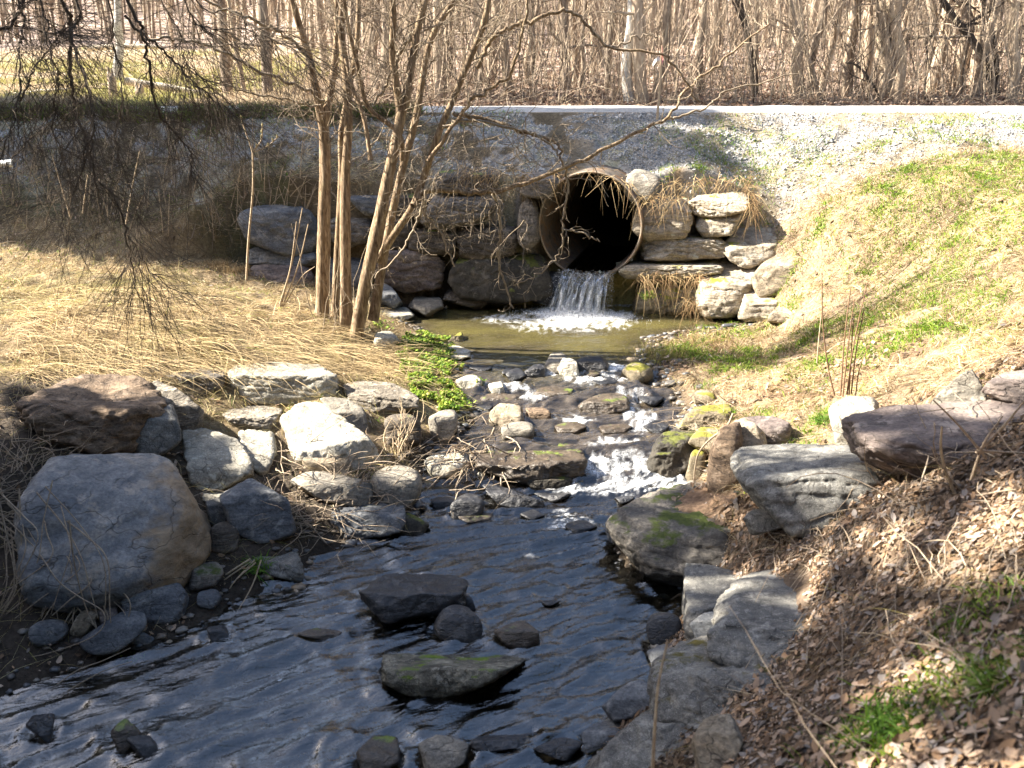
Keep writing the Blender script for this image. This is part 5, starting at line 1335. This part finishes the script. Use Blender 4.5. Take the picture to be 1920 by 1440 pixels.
def leaves():
    r = np.random.default_rng(240)
    def dens(x, y):
        z = zones(x, y)
        d = .95 * z['leaf'] + .55 * z['leafl'] + (.08 + .75 * (x > 1) * sstep(.0, .4, fbm(x * .9 + 3, y * 1.1, 0, 3, 242) + .3 * z['n2'])) * (z['sd'] > .1) * (y < 12.6) + .35 * (y >= 12.8) * (x < -1) * (y < 15.2)
        return d * (z['sd'] > .05) * infrustum(x, y, 1.35)
    x, y = scatter(64000, dens, -8.5, 7, 1.6, 15.3, r)
    x2, y2 = scatter(90000, dens, .5, 5.0, 1.4, 6.2, r); x = np.append(x, x2); y = np.append(y, y2)
    # a few resting on stones come from the clearings between them
    k = clear_of_rocks(x, y, grow=.42); x, y = x[k], y[k]
    n = len(x); z = Hs(x, y); nn = Hn(x, y)
    q = nn + r.normal(size=(n, 3)) * .36; q /= np.linalg.norm(q, axis=1, keepdims=True)
    a = r.uniform(0, 6.28, n); u = np.cross(q, np.stack([np.cos(a), np.sin(a), 0 * a], -1)); u /= np.linalg.norm(u, axis=1, keepdims=True); v = np.cross(q, u)
    s = ((.006 + .027 * r.uniform(size=n) ** 2.4) * np.where((y > 6) & (x > 0), 1.5, 1))[:, None]; curl = r.uniform(-.15, .45, n)[:, None]
    prof = [(-1.0, 0), (-.5, .38), (.1, .52), (.65, .3), (1.05, 0), (.65, -.3), (.1, -.52), (-.5, -.38)]
    P = np.stack([x, y, z + .012 + .03 * r.uniform(size=n) ** 2], -1)
    V = np.stack([P + u * s * px * (1 + .15 * r.normal(size=(n, 1))) + v * s * py * r.uniform(.7, 1.3, (n, 1)) + q * s * curl * (px * px * .5 + abs(py) * .9) for px, py in prof] , 1)
    mid = [P + u * s * px + q * s * curl * px * px * .5 for px in (-.5, .1, .65)]
    V = np.concatenate([V, np.stack(mid, 1)], 1).reshape(-1, 3)
    b = np.arange(n)[:, None] * 11
    Q = np.concatenate([b + np.array(f) for f in ((8, 1, 2, 9), (9, 2, 3, 10), (7, 8, 9, 6), (6, 9, 10, 5))]); T = np.concatenate([b + np.array(f) for f in ((0, 1, 8), (0, 8, 7), (10, 3, 4), (5, 10, 4))])
    col = np.array([(.40, .285, .20), (.29, .20, .13), (.50, .385, .29), (.15, .10, .065), (.42, .27, .16), (.31, .27, .24)])[r.integers(0, 6, n)] * r.uniform(.6, 1.3, (n, 1)) * lerp(.5, 1.1, sstep(-.4, .25, fbm(x * 2.6, y * 2.6, 0, 3, 245)))[:, None]
    tag(np_mesh('fallen_leaves', V, [Q, T], M_leaf, col=np.repeat(col, 11, 0), smooth=False), 'brown dead leaves littering the near right bank and hollows', 'leaf litter', kind='stuff')
    # leaves over the wood floor beyond the road
    m = 30000; y = 20.5 + 22 * r.uniform(size=m) ** 1.5; x = r.uniform(-.35, .66, m) * y
    P = np.stack([x, y, Hs(x, y) + .02], -1); s = r.uniform(.04, .09, m)[:, None]; q = r.normal(size=(m, 3)) * .6 + (0, 0, 1); u = np.cross(q, r.normal(size=(m, 3))); u /= np.linalg.norm(u, axis=1, keepdims=True); v = np.cross(q, u); v /= np.linalg.norm(v, axis=1, keepdims=True)
    V = np.stack([P - u * s, P + v * s * .6, P + u * s, P - v * s * .6], 1).reshape(-1, 3)
    col = np.array([(.36, .26, .19), (.27, .185, .13), (.42, .32, .25), (.20, .13, .10)])[r.integers(0, 4, m)] * r.uniform(.75, 1.2, (m, 1))
    tag(np_mesh('wood_floor_leaves', V, np.arange(4 * m).reshape(-1, 4), M_leaf, col=np.repeat(col, 4, 0), smooth=False), 'pinkish brown fallen leaves carpeting the floor of the wood', 'leaf litter', kind='stuff')
    # tall dry grass of the sunny field and along the far verge
    m = 32000; y = 20.4 + 34 * r.uniform(size=m) ** 1.3; x = r.uniform(-.66, -.18, m) * y
    P = np.stack([x, y, Hs(x, y)], -1); D = r.normal(size=(m, 3)) * .5 + (0, 0, .8)
    nz = fbm(x * .25, y * .25, 0, 3, 251)
    col = np.where((nz > .25)[:, None], np.array((.36, .34, .13)), np.array((.48, .385, .26))) * r.uniform(.75, 1.2, (m, 1))
    V, F, C = ribbons(P, D, np.tile([0, -1., 0], (m, 1)), r.uniform(.15, .5, m), r.uniform(.012, .03, m), .4, col, r, 3)
    tag(np_mesh('field_grass', V, F, M_straw, col=C), 'tan and yellow green grass of the sunny field beyond the road', 'grass', kind='stuff')
leaves()

def stones():
    r = np.random.default_rng(260)
    oc = np.array([(1, 0, 0), (-1, 0, 0), (0, 1, 0), (0, -1, 0), (0, 0, 1), (0, 0, -1)], float); of = np.array([(0, 2, 4), (2, 1, 4), (1, 3, 4), (3, 0, 4), (2, 0, 5), (1, 2, 5), (3, 1, 5), (0, 3, 5)])
    def rot(n):
        q = r.normal(size=(n, 4)); q /= np.linalg.norm(q, axis=1, keepdims=True); w, a, b, c = q.T
        return np.stack([np.stack([1 - 2 * (b * b + c * c), 2 * (a * b - c * w), 2 * (a * c + b * w)], -1), np.stack([2 * (a * b + c * w), 1 - 2 * (a * a + c * c), 2 * (b * c - a * w)], -1), np.stack([2 * (a * c - b * w), 2 * (b * c + a * w), 1 - 2 * (a * a + b * b)], -1)], 1)
    def dens(x, y):
        z = zones(x, y); return (z['grav'] ** 1.5 * (.35 + .65 * sstep(-.5, .4, fbm(x * 1.5, y * 1.5, 0, 3, 262))) + .0) * infrustum(x, y) * (y < 15.7)
    x, y = scatter(150000, dens, -10, 10, 11.8, 15.7, r)
    k = clear_of_rocks(x, y, grow=.95); x, y = x[k], y[k]; n = len(x)
    s = r.uniform(.006, .020, n) * np.where(r.uniform(size=n) < .04, 2.2, 1)
    V = np.einsum('nij,nkj->nki', rot(n), oc[None] * r.uniform(.55, 1.3, (n, 6, 1)) * np.array([1.2, 1, .75])) * s[:, None, None] + np.stack([x, y, Hs(x, y) + s * .25], -1)[:, None]
    F = (of[None] + (np.arange(n) * 6)[:, None, None]).reshape(-1, 3)
    col = np.array([(.37, .37, .37), (.28, .285, .295), (.48, .47, .45), (.34, .31, .27)])[r.integers(0, 4, n)] * r.uniform(.75, 1.2, (n, 1))
    tag(np_mesh('embankment_gravel', V.reshape(-1, 3), F, M_stone, col=np.repeat(col, 6, 0), smooth=False), 'pale grey crushed gravel on the slope below the road', 'gravel', kind='stuff')
    # rounded pebbles on the bed and wet margins
    def dens2(x, y):
        sd = sdist(x, y, stream); return (.45 * (sd < .05) + .42 * sstep(.35, .0, np.abs(sd - .08))) * infrustum(x, y) * (y < 12.9) * (1 - .93 * sstep(9.9, 10.6, y) * (sd < -.1))
    x, y = scatter(26000, dens2, -5.2, 4.2, 3.0, 12.9, r)
    U, Ff = ico(2); n = len(x); s = r.uniform(.012, .045, n) * np.where(r.uniform(size=n) < .08, 1.7, 1) * np.clip(y / 9, .6, 1)
    V = np.einsum('nij,nkj->nki', rot(n), U[None] * (1 + .18 * r.normal(size=(n, len(U), 1)))) * (s[:, None, None] * np.array([1.2, 1, .6])) + np.stack([x, y, Hs(x, y) + s * .15], -1)[:, None]
    F = (Ff[None] + (np.arange(n) * len(U))[:, None, None]).reshape(-1, 3)
    col = np.array([(.08, .075, .07), (.12, .095, .07), (.16, .145, .125), (.09, .095, .105), (.21, .165, .115)])[r.integers(0, 5, n)] * r.uniform(.7, 1.3, (n, 1))
    tag(np_mesh('stream_bed_pebbles', V.reshape(-1, 3), F, M_peb, col=np.repeat(col, len(U), 0)), 'dark wet pebbles on the stream bed and its margins', 'pebbles', kind='stuff')
stones()

# ------------------------------------------------------------------ single plants, stalks, driftwood
B_stalk = bark_mat('dry pale stalk', (.30, .22, .14), (.44, .345, .235), (.56, .46, .34), 3)
B_root = bark_mat('bleached driftwood', (.22, .165, .115), (.36, .285, .21), (.50, .41, .32), 3)
B_red = bark_mat('reddish brown stalk', (.14, .08, .05), (.22, .135, .085), (.30, .19, .12), 3)
def sticks(name, label, cat, lines, mat, group=None, sides=5):
    """lines: list of (pixel points, depth at each or one depth, radius px)"""
    polys = []
    for pts, Y, w in lines:
        if np.isscalar(Y): Y = [Y] * len(pts)
        P = smooth_line([PY(a, b, c) for (a, b), c in zip(pts, Y)], 5 * len(pts))
        polys.append((P, np.linspace(w, w * .5, len(P)) * np.mean(Y) / FPX))
    o = polys[0][0][0]
    V, F = tubes(polys, sides); ob = np_mesh(name, V, F, mat, origin=o); tag(ob, label, cat, group); return ob

def gd(px, py): return float(hit(px, py)[1])

# sapling with fat buds, left of the tree
sap = sticks('budding_sapling', 'slim pale sapling with fat opening buds left of the tree', 'sapling', [([(462, 525), (466, 450), (474, 360), (474, 300), (472, 280), (458, 240), (452, 220)], 10.6, 2.2), ([(474, 285), (490, 262), (492, 235)], 10.6, 1.6), ([(473, 286), (500, 275), (520, 258)], 10.6, 1.6)], B_stalk)
r = np.random.default_rng(300); bp = []
for px, py in ((452, 222), (455, 232), (492, 236), (491, 248), (490, 258), (520, 258), (512, 264), (503, 272), (481, 275), (460, 246)):
    c = PY(px, py, 10.6) - np.array(sap.location); d = unit(np.array([r.normal() * .3, 0, 1])); bp.append((np.array([c - d * .01, c, c + d * .02, c + d * .035]), np.array([.004, .012, .010, .002])))
V, F = tubes(bp, 6); np_mesh('buds', V, F, M_straw, sap, col=np.tile((.46, .40, .22), (len(V), 1)))
sticks('dry_stalk', 'straight pale dry stalk in the shaded thatch, tilted right', 'stalk', [([(133, 410), (115, 350), (97, 288)], 9.6, 1.6)], B_stalk)
sticks('dry_stalk', 'short pale dry stalk in the shaded thatch behind the dark twigs', 'stalk', [([(155, 400), (160, 360), (165, 325)], 9.6, 1.4)], B_stalk)
sticks('dry_stalk', 'pale dry stalk leaning left to right under the dark boughs', 'stalk', [([(236, 420), (248, 350), (262, 283)], 9.4, 1.5)], B_stalk)
sticks('dead_reed_bundle', 'fan of dry reed stems standing beside the brown wall stone', 'stems', [([(525, 575), (545, 500), (556, 415)], 10.6, 1.7), ([(527, 575), (550, 480), (567, 390)], 10.6, 1.5), ([(530, 575), (560, 495), (578, 420)], 10.6, 1.6), ([(524, 572), (540, 520), (553, 470)], 10.6, 1.5), ([(532, 575), (565, 520), (590, 500)], 10.6, 1.3)], B_stalk)
sticks('dry_stalk_clump', 'cluster of tall brown dry stalks on the right bank', 'stalks', [([(1576, 742), (1583, 640), (1595, 540)], 7.3, 1.8), ([(1580, 744), (1590, 650), (1602, 560)], 7.35, 1.7), ([(1588, 740), (1600, 650), (1626, 530)], 7.3, 1.8), ([(1596, 738), (1605, 660), (1620, 580)], 7.3, 1.6), ([(1592, 740), (1595, 680), (1600, 600)], 7.35, 1.6), ([(1604, 742), (1612, 690), (1632, 640)], 7.3, 1.4)], B_red)
sticks('dry_stalk', 'single tall brown stalk left of the stalk cluster', 'stalk', [([(1565, 742), (1553, 690), (1543, 610), (1541, 510)], 7.5, 1.7)], B_red)
sticks('dry_stalk', 'pale short stalk beside the single tall brown stalk', 'stalk', [([(1532, 680), (1536, 630), (1540, 590)], 8.3, 1.6)], B_stalk)
sticks('forked_twig', 'bleached forked twig leaning over the hollow in the right bank', 'twig', [([(1375, 775), (1362, 800), (1330, 825), (1310, 850), (1303, 880), (1300, 910), (1290, 925)], 6.9, 2.6), ([(1346, 815), (1358, 850), (1366, 880)], 6.85, 1.6), ([(1305, 878), (1330, 886), (1368, 880)], 6.85, 1.8), ([(1320, 840), (1340, 870), (1350, 890)], 6.85, 1.1), ([(1303, 895), (1306, 910)], 6.85, 1.1)], B_root)

def heap(name, label, cat, cx, cy, sx, sy, n, mat, L, w, seed, up=.35, az=None, Yoff=0):
    r = np.random.default_rng(seed); out = []
    for _ in range(n):
        px, py = cx + r.normal() * sx, cy + r.normal() * sy
        p = hit(px, py) + np.array([0, Yoff - .02, r.uniform(.0, .10)])
        a = r.uniform(0, 6.28) if az is None else az + r.normal() * .5
        grow(out, p, np.array([math.cos(a), math.sin(a), r.uniform(-.1, up)]), L * r.uniform(.5, 1.3), w * r.uniform(.6, 1.2), 1, r, .16, (0, 0, -.03), (0, 2), (.3, .6), (.3, .8), 6, .4)
    V, F = tubes([(p, q) for p, q, _ in out], 4)
    V[:, 2] = np.maximum(V[:, 2], Hs(V[:, 0], V[:, 1]) + .004)
    ob = np_mesh(name, V, F, mat, origin=out[0][0][0]); tag(ob, label, cat, kind='stuff' if name in ('thatch_twigs', 'leaf_sticks') else None); return ob
heap('driftwood_roots', 'bleached root debris draped over stones beside the wet ledge', 'debris', 905, 840, 32, 30, 60, B_root, .55, .008, 401, .2, -2.2)
heap('driftwood_twigs', 'pile of thin dead twigs caught on the tilted grey slab', 'debris', 1490, 1040, 55, 22, 190, B_root, .32, .0045, 402, .15, .5)
heap('brush_debris', 'tangle of dry twigs and stems on the stones of the left bank', 'debris', 640, 905, 75, 38, 105, B_root, .55, .0055, 403, .5)
heap('brush_debris', 'dark stick scatter over the flat slate by the left bank water', 'debris', 600, 985, 70, 25, 60, B_root, .5, .0045, 404, .4)
heap('reed_stubble', 'upright tuft of pale cut reeds among dark stones', 'reeds', 752, 850, 9, 10, 26, B_stalk, .42, .007, 405, 4.0, 1.6)
heap('root_tangle', 'brown root tangle under the pale concrete slab edge of the right bank', 'debris', 1330, 800, 30, 22, 45, B_root, .35, .004, 406, .4)
heap('leaf_sticks', 'pale sticks lying across the leafy near right bank', 'debris', 1690, 1150, 140, 140, 150, B_root, .6, .0036, 407, .2, .75)
heap('bank_twigs', 'dry brown twigs over the dark hollow at the left edge', 'debris', 50, 880, 45, 70, 120, B_root, .5, .0045, 408, .5)
sticks('thatch_stalks', 'thin upright dead stalks standing in the shaded thatch of the left embankment', 'stalks', [([(x_, y_), (x_ + q_ * .4, y_ - h_ * .5), (x_ + q_, y_ - h_)], gd(x_, y_), 1.1) for x_, y_, q_, h_ in zip(np.random.default_rng(430).uniform(0, 580, 130), np.random.default_rng(431).uniform(270, 455, 130), np.random.default_rng(432).normal(size=130) * 18, np.random.default_rng(433).uniform(25, 95, 130))], B_stalk)
bpy.data.objects['thatch_stalks']['kind'] = 'stuff'
heap('thatch_twigs', 'dead twigs tangled in the shaded thatch of the left embankment', 'debris', 250, 320, 190, 62, 620, B_root, .5, .0038, 410, .5)
heap('dead_stalk_debris', 'pale grass stems leaning behind the purplish brown boulder', 'debris', 1830, 900, 70, 40, 34, B_root, .6, .005, 409, .9)
sticks('fallen_stalk', 'long straight pale stem lying diagonally across the near right bank', 'stem', [([(1330, 1470), (1560, 1315), (1730, 1190)], [3.1, 3.0, 3.2], 2.6)], B_root)
sticks('fallen_stalk', 'two pale stems slanting up through the leaf litter above the diagonal stem', 'stem', [([(1590, 1250), (1680, 1130), (1790, 1010)], [3.3, 3.6, 3.9], 2.4), ([(1600, 1200), (1700, 1090), (1830, 975)], [3.5, 3.8, 4.1], 2.0)], B_root)
sticks('bent_stalk', 'blurred grey stalk rising at the bottom edge before the stones', 'stalk', [([(1222, 1480), (1228, 1360), (1235, 1280), (1252, 1200)], [2.6, 2.65, 2.7, 2.75], 4.5)], B_stalk)
sticks('bent_stalk', 'pale upright stalk standing in front of the purplish brown boulder', 'stalk', [([(1790, 925), (1772, 880), (1764, 840), (1766, 800)], 4.3, 4.0)], B_stalk)
sticks('bent_stalk', 'pale crossing stems at the right end of the purplish brown boulder', 'stalk', [([(1850, 860), (1800, 800), (1750, 750)], 4.2, 3.0), ([(1830, 850), (1880, 800), (1930, 740)], 4.2, 3.6), ([(1820, 900), (1845, 830), (1880, 780)], 4.2, 3.2), ([(1830, 845), (1930, 850)], 4.2, 3.4)], B_root)
gt = hit(478, 1060)
sticks('drooping_stalk_bundle', 'pale dead stems hanging from the green tuft into the water', 'stems', [([(470, 1048), (420, 1080), (360, 1120), (325, 1165), (305, 1195)], [5.95, 5.85, 5.7, 5.6, 5.5], 2.6), ([(478, 1050), (430, 1100), (380, 1150), (345, 1170)], [5.95, 5.8, 5.6, 5.5], 2.2), ([(490, 1050), (472, 1100), (440, 1155)], [5.9, 5.75, 5.5], 2.0), ([(472, 1052), (400, 1105), (330, 1190)], [5.95, 5.75, 5.45], 1.8), ([(480, 1055), (440, 1090), (420, 1125)], [5.9, 5.8, 5.7], 1.8)], B_stalk)
# arching dead canes over the lower left corner
r = np.random.default_rng(420); L_ = []
for i in range(30):
    x0 = r.uniform(-60, 120); y0 = r.uniform(900, 1060); x2 = r.uniform(-60, 230); y2 = r.uniform(1150, 1260)
    Y0 = 5.4; xm = (x0 + x2) / 2 + r.uniform(20, 110); ym = (y0 + y2) / 2 + r.uniform(-30, 40)
    L_.append(([(x0, y0), (lerp(x0, xm, .6), lerp(y0, ym, .5)), (xm, ym), (lerp(xm, x2, .6), lerp(ym, y2, .6)), (x2, y2)], [5.5, 5.35, 5.2, 5.1, 5.05], r.uniform(1.2, 2.2)))
L_ += [([(130, 975), (140, 1060), (165, 1150), (195, 1200), (190, 1240)], [5.2, 5.15, 5.1, 5.05, 5.0], 1.8), ([(75, 1040), (110, 1090), (150, 1120), (195, 1150), (180, 1190), (90, 1225), (0, 1240)], [5.2, 5.1, 5.05, 5, 4.95, 4.9, 4.85], 1.8),
       ([(0, 1360), (60, 1320), (140, 1260), (190, 1240), (245, 1215)], [4.5, 4.6, 4.8, 4.9, 5.0], 2.0), ([(50, 1350), (120, 1300), (190, 1260), (248, 1240)], [4.55, 4.65, 4.75, 4.85], 2.0)]
sticks('dead_cane_tangle', 'tangle of pale arching dead canes at the lower left corner', 'canes', L_, B_root)

def tuft(label, px, py, n, L, w, cols, seed, spread=.03, Y=None, up=.8, name='grass_tuft'):
    r = np.random.default_rng(seed); c = hit(px, py) if Y is None else PY(px, py, Y)
    P = c + r.normal(size=(n, 3)) * np.array([spread, spread, .005]); D = r.normal(size=(n, 3)) * .6 + (0, 0, up)
    col = np.array(cols)[r.integers(0, len(cols), n)] * r.uniform(.8, 1.2, (n, 1))
    V, F, C = ribbons(P, D, np.tile([0, -.5, 1.], (n, 1)), r.uniform(.5, 1.1, n) * L, np.full(n, w), .5, col, r, 5)
    o = np_mesh(name, V, F, M_green if cols[0][1] > cols[0][0] else M_straw, col=C, origin=c); tag(o, label, 'grass tuft', kind='stuff' if name == 'sedge_clump' else None)
GR = [(.10, .20, .02), (.14, .25, .03), (.07, .15, .02)]; ST = [(.46, .36, .2), (.36, .26, .14), (.30, .21, .11)]
tuft('bright green tuft growing on the flat grey stone by the water', 484, 1062, 230, .16, .011, GR, 501, .04, up=.9)
tuft('small green sprig in the dark shallows of the left bank', 250, 1232, 40, .07, .010, GR, 502, .03)
tuft('rounded green clump beside the pale stone on the right bank', 1546, 792, 190, .15, .008, GR, 503, .04)
tuft('light green tuft in the leaf litter near the bottom corner', 1690, 1372, 230, .15, .009, GR, 504, .06)
tuft('single light green tuft at the right edge of the leaf litter', 1866, 1285, 90, .14, .009, [(.22, .30, .05), (.16, .27, .04), (.28, .34, .08)], 505, .03)
tuft('straw stump of old reeds at the shaded edge of the left bank', 405, 505, 300, .30, .008, ST, 506, .10, up=2.4, name='reed_stump')
tuft('second straw stump of old reeds beside the rounded brown boulder', 440, 512, 220, .26, .008, ST, 507, .08, up=2.4, name='reed_stump')
tuft('olive grass clump standing on the mossy spit beside the pool', 1245, 668, 420, .30, .006, [(.24, .21, .07), (.30, .24, .10), (.20, .20, .05)], 508, .20, up=1.3, name='sedge_clump')
tuft('rusty dry sedge along the back of the mossy spit', 1330, 648, 420, .26, .006, [(.30, .20, .10), (.26, .16, .08), (.34, .26, .13)], 509, .28, up=1.1, name='sedge_clump')

# ------------------------------------------------------------------ things beyond the road
def pale_mat(name, c, rough=.7):
    m, nt, nodes, links = new_mat(name); tc = N(nt, 'ShaderNodeTexCoord'); f = noise(nt, tc.outputs['Object'], 14, 5, .65)
    col = mixc(nt, .6, c, ramp(nt, f, [(.3, (.6, .58, .55)), (.7, (1.2, 1.2, 1.2))]), 'MULTIPLY'); finish(nt, col, rough, bump(nt, f, .4, .01)); return m
def stake():
    Y = 15.3; b = PY(1232, 228, Y); b[2] = float(Hs(b[0], Y)); root = empty('survey_stake', b)
    tag(root, 'wooden survey stake with pink ribbon at the road edge', 'stake')
    bm = bmesh.new(); h = PY(1234, 84, Y)[2] - b[2]
    bmesh.ops.create_cube(bm, size=1); bmesh.ops.scale(bm, vec=(.04, .018, h + .1), verts=bm.verts); bmesh.ops.translate(bm, vec=(0, 0, h / 2 - .05), verts=bm.verts)
    bmesh.ops.rotate(bm, cent=(0, 0, 0), matrix=Matrix.Rotation(.03, 3, 'Y'), verts=bm.verts)
    bmesh.ops.bevel(bm, geom=bm.edges[:], offset=.004, segments=2, affect='EDGES')
    me = bpy.data.meshes.new('post'); bm.to_mesh(me); bm.free(); me.materials.append(pale_mat('sawn pale wood', (.55, .42, .30))); link(bpy.data.objects.new('post', me), root)
    def ribbon(nm, pts, w, c):
        P = smooth_line(pts, 14); s = np.array([0, .25, 1.0]); V = np.stack([P - s * w / 2, P + s * w / 2], 1).reshape(-1, 3); i = np.arange(13) * 2
        V = np.vstack([V, V + (0.0, .003, 0)]); F = np.stack([i, i + 1, i + 3, i + 2], -1); np_mesh(nm, V, np.concatenate([F, F + 28]), pale_mat(nm + ' plastic', c, .5), root)
    ribbon('ribbon', [(.02, -.02, h * .97), (.03, -.03, h * .9), (.045, -.02, h * .82), (.03, -.03, h * .76)], .05, (.75, .25, .30))
    ribbon('flag', [(0, -.02, h * .80), (-.04, -.04, h * .82), (-.08, -.05, h * .79), (-.11, -.02, h * .75), (-.12, -.03, h * .70)], .06, (.8, .78, .74))
stake()
M_log = bark_mat('bleached log', (.40, .33, .25), (.56, .48, .38), (.68, .61, .50), .8)
def log(label, a, b, Y, w):
    P = smooth_line([PY(*a, Y), PY((a[0] + b[0]) / 2, (a[1] + b[1]) / 2 - 2, Y), PY(*b, Y)], 14)
    for p in P: p[2] = max(p[2], float(Hs(p[0], p[1])) + w * .6)
    V, F = tubes([(P, np.linspace(w, w * .7, 14) * (1 + .08 * rng.normal(size=14)))], 10)
    V = np.vstack([V, P[:1], P[-1:]]); k = len(V); e = np.arange(10)
    T = np.concatenate([np.stack([e, np.roll(e, -1), np.full(10, k - 2)], -1), np.stack([e + 130, np.roll(e, -1) + 130, np.full(10, k - 1)], -1)])
    tag(np_mesh('fallen_log', V, [F, T], M_log, origin=P[0]), label, 'log')
log('long bleached fallen log across the sunny field behind the road', (235, 152), (420, 184), 23.5, .09)
log('short pale log left of the broken stumps in the field', (20, 180), (130, 168), 24, .07)
log('distant pale log lying level in the sunny field', (165, 90), (300, 88), 40, .12)
def stump(label, px, py, hpx, wpx, Y):
    b = PY(px, py, Y); b[2] = float(Hs(b[0], Y)) - .03; h = hpx * Y / FPX; w = wpx / 2 * Y / FPX; r = np.random.default_rng(px)
    n = 14; a = np.arange(n) * 2 * np.pi / n; lv = 6; V = []
    for j in range(lv):
        for i in range(n): V.append([math.cos(a[i]) * w * (1.25 - .35 * j / (lv - 1)), math.sin(a[i]) * w * (1.25 - .35 * j / (lv - 1)), h * j / (lv - 1) * (1 + (r.uniform(-.3, .45) if j == lv - 1 else 0))])
    V.append([0, 0, h * .75]); i = np.arange(lv - 1)[:, None] * n; s = np.arange(n)[None]; F = np.stack([i + s, i + (s + 1) % n, i + n + (s + 1) % n, i + n + s], -1).reshape(-1, 4)
    e = np.arange(n) + (lv - 1) * n; T = np.stack([e, np.roll(e, -1), np.full(n, lv * n)], -1)
    tag(np_mesh('broken_stump', np.array(V) + b, [F, T], B_wood2, origin=b), label, 'stump')
stump('orange brown splintered stump below the broken birch', 214, 186, 42, 14, 22.5)
stump('second splintered stump right of the broken birch', 264, 186, 28, 15, 22.5)
def white_pipe():
    a, b = PY(-30, 306, 9.2), PY(26, 306, 9.1); d = unit(b - a); t = np.linspace(0, 1, 8)
    P = a + (b - a) * t[:, None]; R = np.full(8, .030); R[6] = .036; R[7] = .036
    ang = 12; V, F = tubes([(P, R), (P[::-1] , np.full(8, .024))], ang)
    o = np_mesh('white_pipe', V, F, pale_mat('white plastic', (.72, .76, .80), .4), origin=P[0]); tag(o, 'end of a white plastic pipe sticking out at the left edge', 'pipe')
white_pipe()
# ------------------------------------------------------------------ light, sky, camera
SUN_EL, SUN_AZ = RAD(38), math.atan2(.14, -1.0)      # azimuth of the sun seen from the scene (math angle in the ground plane)
sd_ = np.array([math.cos(SUN_EL) * math.cos(SUN_AZ), math.cos(SUN_EL) * math.sin(SUN_AZ), math.sin(SUN_EL)])
sl = bpy.data.lights.new('sun', 'SUN'); sl.energy = 5.0; sl.angle = RAD(.5); sl.color = (1, .92, .79)
so = bpy.data.objects.new('sun', sl); COL.objects.link(so); so.rotation_euler = Vector(sd_).to_track_quat('Z', 'Y').to_euler(); so.location = (-20, 10, 30)
w = bpy.data.worlds.new('World'); S.world = w; w.use_nodes = True
nt = w.node_tree; bg = nt.nodes['Background']
sk = nt.nodes.new('ShaderNodeTexSky'); sk.sky_type = 'NISHITA'; sk.sun_disc = False; sk.sun_elevation = SUN_EL
sk.dust_density = 2.5; sk.sun_rotation = math.pi / 2 - SUN_AZ
nt.links.new(sk.outputs[0], bg.inputs[0]); bg.inputs[1].default_value = .07
cam = bpy.data.cameras.new('camera'); co = bpy.data.objects.new('camera', cam); COL.objects.link(co)
co.location = CAM; co.rotation_euler = (math.pi / 2 - PITCH, 0, 0)
cam.sensor_width = 36; cam.lens = FPX / 1920 * 36; cam.clip_start = .05; cam.clip_end = 600
cam.dof.use_dof = True; cam.dof.focus_distance = 10.5; cam.dof.aperture_fstop = 2.9
S.camera = co
S.view_settings.view_transform = 'Standard'; S.view_settings.look = 'None'; S.view_settings.gamma = 1; S.view_settings.exposure = 2.45
S.render.film_transparent = False
S.cycles.max_bounces = 6; S.cycles.diffuse_bounces = 3; S.cycles.glossy_bounces = 3; S.cycles.transparent_max_bounces = 12
S.cycles.caustics_reflective = False; S.cycles.caustics_refractive = False
S.cycles.use_denoising = True
S.cycles.sample_clamp_indirect = 2.5
